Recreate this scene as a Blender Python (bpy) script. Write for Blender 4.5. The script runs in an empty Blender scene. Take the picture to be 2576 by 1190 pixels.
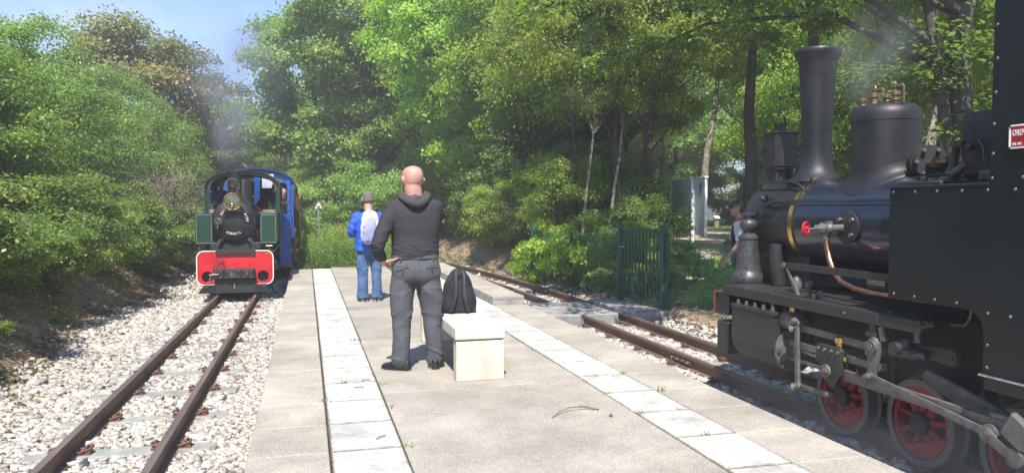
import bpy, bmesh, math, random
import numpy as np
from mathutils import Vector, Matrix, Euler, noise
R = math.radians
random.seed(7); rng = np.random.default_rng(7)
C = bpy.context.scene.collection
sc = bpy.context.scene

# ---------------------------------------------------------------- camera, sky, sun, exposure
cam_d = bpy.data.cameras.new('camera'); cam = bpy.data.objects.new('camera', cam_d); C.objects.link(cam)
sc.camera = cam
cam_d.sensor_width = 36; cam_d.lens = 1934 / 2576 * 36; cam_d.clip_start = .05; cam_d.clip_end = 3000
cam.location = (0, 0, 1.45)
cam.rotation_euler = (R(90 - 2.22), 0, R(-15.0))

SUN_TRAVEL = Vector((.15, .53, -.84)).normalized()
w = bpy.data.worlds.new('World'); sc.world = w; w.use_nodes = True
nt = w.node_tree; nt.nodes.clear()
def N(nt, t, **k):
    n = nt.nodes.new(t)
    for a, b in k.items():
        if a.startswith('i_'):
            n.inputs[a[2:].replace('_', ' ')].default_value = b
        else: setattr(n, a, b)
    return n
wo = N(nt, 'ShaderNodeOutputWorld'); bg = N(nt, 'ShaderNodeBackground'); sky = N(nt, 'ShaderNodeTexSky')
sky.sky_type = 'NISHITA'; sky.sun_disc = False
sky.sun_elevation = math.asin(-SUN_TRAVEL.z); sky.sun_rotation = math.atan2(-SUN_TRAVEL.x, -SUN_TRAVEL.y)
sky.air_density = 1.1; sky.dust_density = .05; sky.ozone_density = 4.0; sky.altitude = 50
bg.inputs[1].default_value = .12
tc = N(nt, 'ShaderNodeTexCoord'); mp = N(nt, 'ShaderNodeMapping'); mp.inputs['Scale'].default_value = (1, 1, 2.6)
mp.inputs['Location'].default_value = (.35, .1, .2)
nz = N(nt, 'ShaderNodeTexNoise'); nz.inputs['Scale'].default_value = 2.3; nz.inputs['Detail'].default_value = 9; nz.inputs['Roughness'].default_value = .55
cr = N(nt, 'ShaderNodeValToRGB'); cr.color_ramp.elements[0].position = .55; cr.color_ramp.elements[1].position = .86
mx = N(nt, 'ShaderNodeMix', data_type='RGBA'); mx.inputs['B'].default_value = (5.6, 6.0, 7.0, 1)
ml = N(nt, 'ShaderNodeMath', operation='MULTIPLY'); ml.inputs[1].default_value = .75
L = nt.links.new
hs_ = N(nt, 'ShaderNodeMix', data_type='RGBA', blend_type='MULTIPLY'); hs_.inputs['Factor'].default_value = 1; hs_.inputs['B'].default_value = (.80,.84,1.0,1); L(sky.outputs[0], hs_.inputs['A'])
L(tc.outputs['Generated'], mp.inputs[0]); L(mp.outputs[0], nz.inputs['Vector']); L(nz.outputs[0], cr.inputs[0])
L(cr.outputs[0], ml.inputs[0]); L(ml.outputs[0], mx.inputs['Factor']); L(hs_.outputs['Result'], mx.inputs['A'])
L(mx.outputs['Result'], bg.inputs[0]); L(bg.outputs[0], wo.inputs[0])

sd = bpy.data.lights.new('sun', 'SUN'); sun = bpy.data.objects.new('sun', sd); C.objects.link(sun)
sd.energy = 4.6; sd.angle = R(.5); sd.color = (1, .95, .87)
sun.rotation_euler = SUN_TRAVEL.to_track_quat('-Z', 'Y').to_euler(); sun.location = (-10, -20, 30)
vs = sc.view_settings; vs.view_transform = 'Standard'; vs.look = 'None'; vs.gamma = 1; vs.use_curve_mapping = False
vs.exposure = 1.0
cy = sc.cycles; cy.use_denoising = True; cy.max_bounces = 9; cy.diffuse_bounces = 5; cy.glossy_bounces = 3
cy.transmission_bounces = 6; cy.transparent_max_bounces = 16; cy.volume_bounces = 0
cy.volume_step_rate = 4; cy.volume_max_steps = 64; cy.sample_clamp_indirect = 6; cy.caustics_reflective = False; cy.caustics_refractive = False

# ---------------------------------------------------------------- materials
def mat(name, col, rough=.6, metal=0., col2=None, scale=6., var=.12, bump=0., bscale=60., detail=5., coat=0., rnd=0., stretch=(1,1,1), spec=.5):
    m = bpy.data.materials.new(name); m.use_nodes = True; t = m.node_tree; l = t.links.new
    b = t.nodes['Principled BSDF']
    b.inputs['Metallic'].default_value = metal; b.inputs['Coat Weight'].default_value = coat
    b.inputs['Specular IOR Level'].default_value = spec
    tc = N(t, 'ShaderNodeTexCoord'); mp = N(t, 'ShaderNodeMapping'); mp.inputs['Scale'].default_value = stretch
    l(tc.outputs['Object'], mp.inputs[0])
    oi = N(t, 'ShaderNodeObjectInfo')
    add = N(t, 'ShaderNodeVectorMath', operation='ADD'); sc_ = N(t, 'ShaderNodeVectorMath', operation='SCALE'); sc_.inputs['Scale'].default_value = 37.
    cv = N(t, 'ShaderNodeCombineXYZ'); l(oi.outputs['Random'], cv.inputs[0]); l(cv.outputs[0], sc_.inputs[0])
    l(mp.outputs[0], add.inputs[0]); l(sc_.outputs[0], add.inputs[1])
    n1 = N(t, 'ShaderNodeTexNoise'); n1.inputs['Scale'].default_value = scale; n1.inputs['Detail'].default_value = detail; n1.inputs['Roughness'].default_value = .6
    l(add.outputs[0], n1.inputs['Vector'])
    if col2 is None:
        col2 = tuple(c * (1 + var * 2.5) for c in col); c1 = tuple(c * (1 - var * 2) for c in col)
    else: c1 = col
    r = N(t, 'ShaderNodeValToRGB'); r.color_ramp.elements[0].position = .33; r.color_ramp.elements[1].position = .67
    r.color_ramp.elements[0].color = (*c1, 1); r.color_ramp.elements[1].color = (*col2, 1)
    l(n1.outputs[0], r.inputs[0]); out = r.outputs[0]
    if rnd:
        hs = N(t, 'ShaderNodeHueSaturation'); mr = N(t, 'ShaderNodeMapRange'); mr.inputs['To Min'].default_value = 1 - rnd; mr.inputs['To Max'].default_value = 1 + rnd
        l(oi.outputs['Random'], mr.inputs['Value']); l(mr.outputs[0], hs.inputs['Value']); l(out, hs.inputs['Color']); out = hs.outputs[0]
    l(out, b.inputs['Base Color'])
    rr = N(t, 'ShaderNodeMapRange'); rr.inputs['To Min'].default_value = max(.03, rough - .1); rr.inputs['To Max'].default_value = min(1, rough + .12)
    l(n1.outputs[0], rr.inputs['Value']); l(rr.outputs[0], b.inputs['Roughness'])
    if bump:
        n2 = N(t, 'ShaderNodeTexNoise'); n2.inputs['Scale'].default_value = bscale; n2.inputs['Detail'].default_value = 4
        l(add.outputs[0], n2.inputs['Vector']); bp = N(t, 'ShaderNodeBump'); bp.inputs['Strength'].default_value = 1; bp.inputs['Distance'].default_value = bump
        l(n2.outputs[0], bp.inputs['Height']); l(bp.outputs[0], b.inputs['Normal'])
    return m

def leafmat(name, dark, light, tr=.4, accent=None, rough=.45):
    m = bpy.data.materials.new(name); m.use_nodes = True; t = m.node_tree; l = t.links.new
    b = t.nodes['Principled BSDF']; out = t.nodes['Material Output']
    at = N(t, 'ShaderNodeAttribute', attribute_name='tint')
    r = N(t, 'ShaderNodeValToRGB'); e = r.color_ramp.elements
    e[0].position = 0; e[0].color = (*dark, 1); e[1].position = .8 if accent else 1; e[1].color = (*light, 1)
    if accent:
        q = e.new(.93); q.color = (*accent, 1)
    l(at.outputs['Fac'], r.inputs[0])
    oi = N(t, 'ShaderNodeObjectInfo'); hs = N(t, 'ShaderNodeHueSaturation'); mr = N(t, 'ShaderNodeMapRange')
    mr.inputs['To Min'].default_value = .82; mr.inputs['To Max'].default_value = 1.2
    l(oi.outputs['Random'], mr.inputs['Value']); l(mr.outputs[0], hs.inputs['Value'])
    mh = N(t, 'ShaderNodeMapRange'); mh.inputs['To Min'].default_value = .485; mh.inputs['To Max'].default_value = .512
    l(oi.outputs['Random'], mh.inputs['Value']); l(mh.outputs[0], hs.inputs['Hue']); l(r.outputs[0], hs.inputs['Color'])
    l(hs.outputs[0], b.inputs['Base Color']); b.inputs['Roughness'].default_value = rough; b.inputs['Specular IOR Level'].default_value = .4
    tn = N(t, 'ShaderNodeBsdfTranslucent'); tm = N(t, 'ShaderNodeMix', data_type='RGBA', blend_type='MULTIPLY'); tm.inputs['Factor'].default_value = 1
    tm.inputs['B'].default_value = (1.6, 1.9, .7, 1); l(hs.outputs[0], tm.inputs['A']); l(tm.outputs['Result'], tn.inputs[0])
    ms = N(t, 'ShaderNodeMixShader'); ms.inputs[0].default_value = tr
    l(b.outputs[0], ms.inputs[1]); l(tn.outputs[0], ms.inputs[2]); l(ms.outputs[0], out.inputs[0])
    return m

def aggregate(name, base, chip, dark, cscale=90, rnd=.06):
    # exposed aggregate concrete: fine matrix with small pale and dark chips
    m = mat(name, base, .85, scale=3., var=.07, rnd=rnd, detail=8)
    t = m.node_tree; l = t.links.new; b = t.nodes['Principled BSDF']
    src = b.inputs['Base Color'].links[0].from_socket
    tc = N(t, 'ShaderNodeTexCoord'); v = N(t, 'ShaderNodeTexVoronoi'); v.inputs['Scale'].default_value = cscale
    geo = N(t, 'ShaderNodeNewGeometry'); l(geo.outputs['Position'], v.inputs['Vector'])
    r = N(t, 'ShaderNodeValToRGB'); r.color_ramp.elements[0].position = .28; r.color_ramp.elements[0].color = (1,1,1,1); r.color_ramp.elements[1].position = .42; r.color_ramp.elements[1].color = (0,0,0,1)
    l(v.outputs['Distance'], r.inputs[0])
    sep = N(t, 'ShaderNodeSeparateColor'); l(v.outputs['Color'], sep.inputs[0])
    g = N(t, 'ShaderNodeMath', operation='GREATER_THAN'); g.inputs[1].default_value = .45; l(sep.outputs[0], g.inputs[0])
    mu = N(t, 'ShaderNodeMath', operation='MULTIPLY'); l(r.outputs[0], mu.inputs[0]); l(g.outputs[0], mu.inputs[1])
    g2 = N(t, 'ShaderNodeMath', operation='GREATER_THAN'); g2.inputs[1].default_value = .8; l(sep.outputs[1], g2.inputs[0])
    cm = N(t, 'ShaderNodeMix', data_type='RGBA'); cm.inputs['A'].default_value = (*chip, 1); cm.inputs['B'].default_value = (*dark, 1); l(g2.outputs[0], cm.inputs['Factor'])
    mx = N(t, 'ShaderNodeMix', data_type='RGBA'); l(mu.outputs[0], mx.inputs['Factor']); l(src, mx.inputs['A']); l(cm.outputs['Result'], mx.inputs['B'])
    # broad stains
    n = N(t, 'ShaderNodeTexNoise'); n.inputs['Scale'].default_value = 1.1; n.inputs['Detail'].default_value = 6; l(geo.outputs['Position'], n.inputs['Vector'])
    sr = N(t, 'ShaderNodeValToRGB'); sr.color_ramp.elements[0].position = .35; sr.color_ramp.elements[0].color = (.78,.77,.76,1); sr.color_ramp.elements[1].position = .6; sr.color_ramp.elements[1].color = (1,1,1,1)
    l(n.outputs[0], sr.inputs[0]); m2 = N(t, 'ShaderNodeMix', data_type='RGBA', blend_type='MULTIPLY'); m2.inputs['Factor'].default_value = 1
    l(mx.outputs['Result'], m2.inputs['A']); l(sr.outputs[0], m2.inputs['B']); l(m2.outputs['Result'], b.inputs['Base Color'])
    bp = N(t, 'ShaderNodeBump'); bp.inputs['Strength'].default_value = .8; bp.inputs['Distance'].default_value = .002
    l(v.outputs['Distance'], bp.inputs['Height']); l(bp.outputs[0], b.inputs['Normal'])
    return m

M = {}
M['slab'] = aggregate('exposed_aggregate', (.37,.332,.28), (.56,.53,.47), (.21,.19,.165))
M['slab_mid'] = aggregate('exposed_aggregate_grey', (.335,.302,.257), (.55,.52,.465), (.18,.17,.15))
M['tile'] = aggregate('white_tile', (.55,.54,.515), (.64,.63,.60), (.36,.35,.335), 120, .05)
def grime(m):
    t = m.node_tree; l = t.links.new; b = t.nodes['Principled BSDF']; src = b.inputs['Base Color'].links[0].from_socket
    tc = N(t,'ShaderNodeTexCoord'); sp = N(t,'ShaderNodeSeparateXYZ'); l(tc.outputs['Object'], sp.inputs[0])
    ax = N(t,'ShaderNodeMath', operation='ABSOLUTE'); ay = N(t,'ShaderNodeMath', operation='ABSOLUTE'); l(sp.outputs[0], ax.inputs[0]); l(sp.outputs[1], ay.inputs[0])
    dx = N(t,'ShaderNodeMath', operation='SUBTRACT'); dx.inputs[0].default_value = .210; l(ax.outputs[0], dx.inputs[1]); dy = N(t,'ShaderNodeMath', operation='SUBTRACT'); dy.inputs[0].default_value = .290; l(ay.outputs[0], dy.inputs[1])
    mn = N(t,'ShaderNodeMath', operation='MINIMUM'); l(dx.outputs[0], mn.inputs[0]); l(dy.outputs[0], mn.inputs[1])
    g = N(t,'ShaderNodeNewGeometry'); n = N(t,'ShaderNodeTexNoise'); n.inputs['Scale'].default_value = 14; n.inputs['Detail'].default_value = 8; n.inputs['Roughness'].default_value = .7; l(g.outputs['Position'], n.inputs['Vector'])
    nm = N(t,'ShaderNodeMapRange'); nm.inputs['From Min'].default_value=.35; nm.inputs['From Max'].default_value=.7; nm.inputs['To Min'].default_value=.003; nm.inputs['To Max'].default_value=.035; l(n.outputs[0], nm.inputs['Value'])
    dv = N(t,'ShaderNodeMath', operation='DIVIDE'); l(mn.outputs[0], dv.inputs[0]); l(nm.outputs[0], dv.inputs[1])
    r_ = N(t,'ShaderNodeValToRGB'); r_.color_ramp.elements[0].color = (.42,.37,.29,1); r_.color_ramp.elements[1].color = (1,1,1,1); r_.color_ramp.elements[1].position = .95; l(dv.outputs[0], r_.inputs[0])
    n2 = N(t,'ShaderNodeTexNoise'); n2.inputs['Scale'].default_value = 5; n2.inputs['Detail'].default_value = 10; n2.inputs['Roughness'].default_value = .75; l(g.outputs['Position'], n2.inputs['Vector'])
    r2 = N(t,'ShaderNodeValToRGB'); r2.color_ramp.elements[0].position=.36; r2.color_ramp.elements[0].color=(.66,.64,.60,1); r2.color_ramp.elements[1].position=.56; r2.color_ramp.elements[1].color=(1,1,1,1); l(n2.outputs[0], r2.inputs[0])
    a = N(t,'ShaderNodeMix', data_type='RGBA', blend_type='MULTIPLY'); a.inputs['Factor'].default_value=1; l(src, a.inputs['A']); l(r_.outputs[0], a.inputs['B'])
    c = N(t,'ShaderNodeMix', data_type='RGBA', blend_type='MULTIPLY'); c.inputs['Factor'].default_value=1; l(a.outputs['Result'], c.inputs['A']); l(r2.outputs[0], c.inputs['B']); l(c.outputs['Result'], b.inputs['Base Color'])
grime(M['tile'])
M['bench'] = mat('bench_concrete', (.50,.46,.375), .85, col2=(.70,.66,.58), scale=5, detail=12, bump=.0015, bscale=90)
M['conc'] = mat('concrete', (.33,.32,.30), .9, scale=5, var=.12, bump=.004, bscale=40)
M['conc_dk'] = mat('crossing_concrete', (.24,.235,.23), .9, scale=4, var=.16, bump=.004, bscale=30)
M['sleeper'] = mat('sleeper_concrete', (.25,.255,.225), .9, scale=9, var=.1, bump=.004, bscale=60, rnd=.1)
M['joint'] = mat('joint_dirt', (.10,.085,.06), .95, scale=20, var=.3)
M['rail'] = mat('rail_steel', (.12,.072,.052), .65, .2, col2=(.20,.125,.095), scale=14, bump=.001, bscale=90, stretch=(1,.15,1))
M['railtop'] = mat('rail_head', (.20,.145,.12), .45, .6, col2=(.30,.24,.21), scale=10, stretch=(1,.1,1))
M['clip'] = mat('rusty_clip', (.12,.055,.04), .75, .2, col2=(.2,.10,.075), scale=50)
M['dirt'] = mat('bank_soil', (.17,.12,.08), .95, col2=(.36,.27,.18), scale=4, bump=.03, bscale=12, detail=9)
M['ground'] = mat('woodland_floor', (.045,.05,.022), .95, col2=(.12,.13,.045), scale=1.2, bump=.03, bscale=8, detail=9)
M['lawn'] = mat('lawn', (.08,.12,.025), .95, col2=(.16,.19,.05), scale=1.5, bump=.02, bscale=20, detail=8)
M['path'] = mat('sandy_path', (.46,.38,.28), .95, col2=(.58,.49,.37), scale=3, bump=.01, bscale=30)
M['bed'] = mat('ballast_bed', (.10,.092,.085), .95, col2=(.2,.185,.17), scale=40, bump=.02, bscale=30)  # kept dark so its colour gives the shadows between the stones
M['black'] = mat('black_enamel', (.007,.008,.010), .5, 0, col2=(.020,.020,.021), scale=5, bump=.0008, bscale=22, coat=.08)
M['blackmat'] = mat('dull_black_iron', (.018,.018,.019), .55, 0, col2=(.03,.029,.028), scale=9, bump=.0015, bscale=40)
M['tankblk'] = mat('tank_black', (.006,.0085,.010), .42, 0, col2=(.009,.012,.0135), scale=2.5, bump=.006, bscale=2.2, spec=.35)
M['blueblk'] = mat('boiler_cladding', (.010,.015,.034), .26, .0, col2=(.014,.020,.043), scale=3, coat=.5)
M['gear'] = mat('oiled_steel', (.085,.080,.073), .5, .3, col2=(.17,.16,.142), scale=18, bump=.0008, bscale=60)
M['castiron'] = mat('dark_cast_iron', (.045,.046,.050), .42, .35, col2=(.08,.081,.088), scale=14, bump=.002, bscale=45)
M['steel'] = mat('bright_steel', (.5,.5,.5), .25, .95, scale=30)
M['rivet'] = mat('rivet_glint_grey', (.16,.165,.17), .3, .7)  # lighter than the tank black, the rivets' glints are put into the colour
M['brass'] = mat('brass', (.55,.36,.10), .25, 1, col2=(.68,.47,.16), scale=12)
M['bronze'] = mat('old_bronze', (.26,.17,.10), .4, .8, col2=(.38,.27,.17), scale=18)
M['copper'] = mat('copper', (.62,.27,.15), .28, 1, col2=(.75,.36,.22), scale=14)
M['wheelred'] = mat('wheel_red', (.30,.016,.025), .5, 0, col2=(.38,.028,.04), scale=12)
M['tyre'] = mat('tyre_steel', (.14,.132,.125), .5, .3, col2=(.19,.18,.17), scale=20)
M['valvered'] = mat('valve_red', (.55,.02,.03), .3, coat=.4)
M['green'] = mat('loco_green', (.006,.040,.024), .35, 0, col2=(.009,.05,.031), scale=8, coat=.3)
M['red'] = mat('buffer_red', (.46,.008,.014), .4, 0, col2=(.62,.014,.024), scale=4, coat=.4)
M['white'] = mat('white_paint', (.78,.78,.76), .5, var=.03)
M['blue'] = mat('carriage_blue', (.015,.10,.42), .4, 0, col2=(.02,.12,.48), scale=6, coat=.2)
M['bluedk'] = mat('roof_blue', (.02,.05,.15), .5, 0, scale=6)
M['cream'] = mat('cream_panel', (.45,.43,.33), .6)
M['maroon'] = mat('maroon_panel', (.13,.02,.018), .5)
M['wood'] = mat('worn_wood', (.22,.15,.10), .8, col2=(.38,.29,.21), scale=20, stretch=(.3,3,3))
M['fence'] = mat('fence_green', (.013,.070,.046), .45, 0, col2=(.018,.09,.06), scale=6)
M['board'] = mat('panel_grey', (.74,.755,.77), .5, 0, scale=2, var=.04)
M['signred'] = mat('sign_red', (.5,.03,.03), .5)
M['grey'] = mat('galvanised', (.30,.31,.32), .45, .6, scale=12)
M['glass'] = mat('lamp_glass', (.15,.155,.10), .15, .4, scale=8, coat=1.)
M['skin'] = mat('skin', (.40,.20,.15), .5, col2=(.56,.31,.245), scale=7, bump=.0008, bscale=90)
M['skin2'] = mat('skin_tanned', (.36,.19,.13), .5, col2=(.45,.25,.18), scale=11)
M['stubble'] = mat('greying_hair', (.07,.06,.055), .85, col2=(.19,.175,.16), scale=60, bump=.004, bscale=120)
M['dkhair'] = mat('dark_hair', (.015,.012,.01), .6, scale=40)
M['hoodie'] = mat('black_jersey', (.023,.022,.026), .85, col2=(.034,.032,.037), scale=7, bump=.0012, bscale=300)
M['hood'] = mat('hood_jersey', (.04,.037,.038), .9, col2=(.055,.05,.05), scale=14)
M['trousers'] = mat('grey_cloth', (.072,.076,.085), .85, col2=(.095,.10,.11), scale=7, bump=.001, bscale=300)
M['leather'] = mat('black_leather', (.014,.016,.02), .28, coat=.2)
M['jacket'] = mat('blue_jacket', (.012,.075,.42), .75, col2=(.018,.10,.52), scale=8, bump=.001, bscale=200)
M['jeans'] = mat('denim', (.045,.10,.22), .9, col2=(.09,.165,.32), scale=9, bump=.001, bscale=260)
M['packw'] = mat('pale_nylon', (.55,.57,.66), .6, scale=9, var=.05)
M['packb'] = mat('lavender_nylon', (.25,.28,.45), .6, scale=9, var=.08)
M['nylon'] = mat('black_nylon', (.018,.019,.023), .85, spec=.3, col2=(.030,.031,.036), scale=9, bump=.001, bscale=220)
M['strap'] = mat('strap_webbing', (.035,.037,.043), .7, bump=.001, bscale=300)
M['orange'] = mat('orange_trim', (.65,.13,.02), .6)
M['sole'] = mat('grey_sole', (.35,.35,.36), .7)
M['teal'] = mat('overall_blue', (.02,.035,.16), .85)
M['coat'] = mat('dark_coat', (.012,.012,.014), .9)
M['tee'] = mat('white_cotton', (.62,.62,.64), .85)
M['olive'] = mat('olive_bag', (.075,.07,.055), .8)
M['paper'] = mat('paper', (.78,.80,.84), .8, var=.02)
M['bark'] = mat('bark', (.05,.042,.034), .95, col2=(.105,.098,.07), scale=7, bump=.035, bscale=12, stretch=(3,3,.7))
M['bark_pale'] = mat('pale_bark', (.10,.09,.065), .95, col2=(.36,.33,.26), scale=6, bump=.015, bscale=20, stretch=(1.2,1.2,.9))
M['twig'] = mat('twig', (.13,.105,.075), .9, col2=(.24,.2,.15), scale=9)
M['lf_hedge'] = leafmat('hedge_leaves', (0.072,0.131,0.032), (0.257,0.350,0.087), .4, accent=(0.411,0.457,0.112), rough=.38)
M['lf_bright'] = leafmat('bright_leaves', (0.145,0.229,0.034), (0.411,0.505,0.079), .45)  # lighter leaf copy, the sunlit look is put into the colour
M['lf_maple'] = leafmat('maple_leaves', (0.123,0.204,0.055), (0.340,0.439,0.119), .45)
M['lf_chest'] = leafmat('chestnut_leaves', (0.102,0.139,0.047), (0.266,0.261,0.087), .35, accent=(0.493,0.229,0.112))
M['lf_wood'] = leafmat('wood_leaves', (0.124,0.200,0.038), (0.388,0.451,0.088), .5, accent=(.38,.44,.11))
M['lf_dark'] = leafmat('shade_toned_leaves', (0.088,0.140,0.039), (0.227,0.298,0.078), .45)  # darker leaf copy, shade is put into the colour
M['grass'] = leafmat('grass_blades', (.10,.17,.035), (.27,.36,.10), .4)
M['dry'] = leafmat('dry_leaves', (.10,.05,.02), (.34,.24,.14), .2)
M['flower'] = leafmat('yellow_petals', (.55,.38,.02), (.8,.6,.05), .3)

# ---------------------------------------------------------------- object helpers
def tag(o, label=None, cat=None, group=None, kind=None):
    if label: o['label'] = label
    if cat: o['category'] = cat
    if group: o['group'] = group
    if kind: o['kind'] = kind
    return o
def thing(name, label, cat, loc=(0,0,0), rz=0., group=None):
    o = bpy.data.objects.new(name, None); C.objects.link(o); o.location = loc; o.rotation_euler = (0,0,rz); o.empty_display_size = .1
    return tag(o, label, cat, group)
def link(name, me, m, parent=None, loc=None, rot=None, scale=None):
    o = bpy.data.objects.new(name, me); C.objects.link(o)
    if m is not None and len(me.materials) == 0: me.materials.append(M[m] if isinstance(m, str) else m)
    if parent: o.parent = parent
    if loc is not None: o.location = loc
    if rot is not None: o.rotation_euler = rot
    if scale is not None: o.scale = scale
    return o
def children(o): return [c for c in C.objects if c.parent == o]
def copy_tree(o, kids=None, parent=None):
    c = o.copy(); C.objects.link(c); c.parent = parent
    for ch in (kids[o.name] if kids is not None else children(o)): copy_tree(ch, kids, c)
    return c
def kidmap(root):
    d = {}
    def rec(o):
        d[o.name] = list(o.children); [rec(c) for c in o.children]
    bpy.context.view_layer.update(); rec(root); return d

class G:
    """collects shapes in one bmesh, then links them as one object"""
    def __init__(s): s.b = bmesh.new()
    def box(s, c, d, rot=None, bev=0., seg=1):
        mtx = Matrix.Translation(c) @ (Euler(rot).to_matrix().to_4x4() if rot else Matrix()) @ Matrix.Diagonal((*d, 1))
        if bev:
            t = bmesh.new(); bmesh.ops.create_cube(t, size=1, matrix=mtx); bmesh.ops.bevel(t, geom=t.edges[:], offset=bev, segments=seg, affect='EDGES', profile=.6)
            me = bpy.data.meshes.new('t'); t.to_mesh(me); t.free(); s.b.from_mesh(me); bpy.data.meshes.remove(me)
        else: bmesh.ops.create_cube(s.b, size=1, matrix=mtx)
        return s
    def b2(s, x0, x1, y0, y1, z0, z1, bev=0.): return s.box(((x0+x1)/2,(y0+y1)/2,(z0+z1)/2), (x1-x0,y1-y0,z1-z0), None, bev)
    def rings(s, rings, cap=True, closed=False):
        vs = [[s.b.verts.new(p) for p in r] for r in rings]; n = len(vs[0])
        for a in range(len(vs) - (0 if closed else 1)):
            A = vs[a]; B = vs[(a+1) % len(vs)]
            for i in range(n):
                try: s.b.faces.new((A[i], A[(i+1)%n], B[(i+1)%n], B[i]))
                except ValueError: pass
        if cap and not closed:
            for r, f in ((vs[0], -1), (vs[-1], 1)):
                try: s.b.faces.new(r[::f])
                except ValueError: pass
        return s
    def cyl(s, p0, p1, r0, r1=None, n=16):
        r1 = r0 if r1 is None else r1; p0 = Vector(p0); p1 = Vector(p1); d = (p1-p0)
        q = d.to_track_quat('Z', 'Y'); rr = []
        for p, r in ((p0,r0),(p1,r1)):
            rr.append([p + q @ Vector((math.cos(2*math.pi*i/n)*r, math.sin(2*math.pi*i/n)*r, 0)) for i in range(n)])
        return s.rings(rr)
    def lathe(s, prof, o=(0,0,0), axis=(0,0,1), n=32, cap=True):
        q = Vector(axis).to_track_quat('Z', 'Y'); o = Vector(o)
        return s.rings([[o + q @ Vector((math.cos(2*math.pi*i/n)*r, math.sin(2*math.pi*i/n)*r, z)) for i in range(n)] for r, z in prof], cap)
    def sweep(s, pts, r, n=8, closed=False, flat=1.):
        pts = [Vector(p) for p in pts]; k = len(pts); rr = []; up = None
        rad = r if isinstance(r, (list, tuple)) else [r]*k
        for i in range(k):
            a = pts[(i-1) % k] if (i or closed) else pts[0]; b = pts[(i+1) % k] if (i < k-1 or closed) else pts[-1]
            t = (b-a).normalized()
            if up is None: up = t.orthogonal().normalized()
            up = (up - t*up.dot(t)).normalized(); sd = t.cross(up)
            rr.append([pts[i] + up*math.cos(2*math.pi*j/n)*rad[i] + sd*math.sin(2*math.pi*j/n)*rad[i]*flat for j in range(n)])
        return s.rings(rr, True, closed)
    def sph(s, c, r, u=12, v=8, sc_=(1,1,1), rot=None):
        mtx = Matrix.Translation(c) @ (Euler(rot).to_matrix().to_4x4() if rot else Matrix()) @ Matrix.Diagonal((*sc_, 1))
        bmesh.ops.create_uvsphere(s.b, u_segments=u, v_segments=v, radius=r, matrix=mtx); return s
    def torus(s, c, Rr, r, axis=(0,0,1), n=24, k=8):
        q = Vector(axis).to_track_quat('Z', 'Y'); c = Vector(c)
        return s.sweep([c + q @ Vector((math.cos(2*math.pi*i/n)*Rr, math.sin(2*math.pi*i/n)*Rr, 0)) for i in range(n)], r, k, True)
    def poly(s, outlines, t, plane='YZ', at=0., bev=0.):
        """flat plate from outlines (holes allowed), thickness t centred on at, plane YZ (normal X), XZ (normal Y) or XY"""
        cu = bpy.data.curves.new('t', 'CURVE'); cu.dimensions = '2D'; cu.fill_mode = 'BOTH'; cu.extrude = max(t/2 - bev, 1e-4); cu.bevel_depth = bev; cu.bevel_resolution = 1
        if bev: cu.offset = -bev
        for ol in outlines:
            sp = cu.splines.new('POLY'); sp.points.add(len(ol)-1)
            for i, p in enumerate(ol): sp.points[i].co = (p[0], p[1], 0, 1)
            sp.use_cyclic_u = True
        o = bpy.data.objects.new('t', cu); me = bpy.data.meshes.new_from_object(o)
        mt = {'YZ': Matrix(((0,0,1,at),(1,0,0,0),(0,1,0,0),(0,0,0,1))), 'XZ': Matrix(((1,0,0,0),(0,0,1,at),(0,1,0,0),(0,0,0,1))), 'XY': Matrix(((1,0,0,0),(0,1,0,0),(0,0,1,at),(0,0,0,1)))}[plane]
        me.transform(mt); s.b.from_mesh(me); bpy.data.meshes.remove(me); bpy.data.objects.remove(o); bpy.data.curves.remove(cu)
        return s
    def mesh(s, name, smooth=35.):
        bmesh.ops.remove_doubles(s.b, verts=s.b.verts[:], dist=1e-5)
        bmesh.ops.recalc_face_normals(s.b, faces=s.b.faces[:])
        me = bpy.data.meshes.new(name); s.b.to_mesh(me); s.b.free()
        if smooth:
            me.shade_smooth(); me.set_sharp_from_angle(angle=R(smooth))
        return me
    def put(s, name, m, parent=None, smooth=35., **k): return link(name, s.mesh(name, smooth), m, parent, **k)

def arc(cx, cy, r, a0, a1, n=8): return [(cx + r*math.cos(R(a0+(a1-a0)*i/n)), cy + r*math.sin(R(a0+(a1-a0)*i/n))) for i in range(n+1)]
def circ(cx, cy, r, n=24): return [(cx + r*math.cos(2*math.pi*i/n), cy + r*math.sin(2*math.pi*i/n)) for i in range(n)]
def rrect(x0, x1, y0, y1, r, n=4): return arc(x1-r,y1-r,r,0,90,n)+arc(x0+r,y1-r,r,90,180,n)+arc(x0+r,y0+r,r,180,270,n)+arc(x1-r,y0+r,r,270,360,n)
def slot(p, q, r0, r1=None, n=8):
    """rod outline between two eyes"""
    r1 = r1 or r0; a = math.degrees(math.atan2(q[1]-p[1], q[0]-p[0]))
    return arc(p[0],p[1],r0,a+90,a+270,n)+arc(q[0],q[1],r1,a-90,a+90,n)
def text(body, size, m, parent, mtx, name='lettering', ext=.002, align='CENTER', sx=1.):
    cu = bpy.data.curves.new('t', 'FONT'); cu.body = body; cu.size = size; cu.extrude = ext; cu.align_x = align; cu.align_y = 'CENTER'; cu.resolution_u = 3
    o = bpy.data.objects.new('t', cu); me = bpy.data.meshes.new_from_object(o); me.transform(mtx @ Matrix.Diagonal((sx,1,1,1)))
    bpy.data.objects.remove(o); bpy.data.curves.remove(cu)
    me.materials.clear(); return link(name, me, m, parent)
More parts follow.
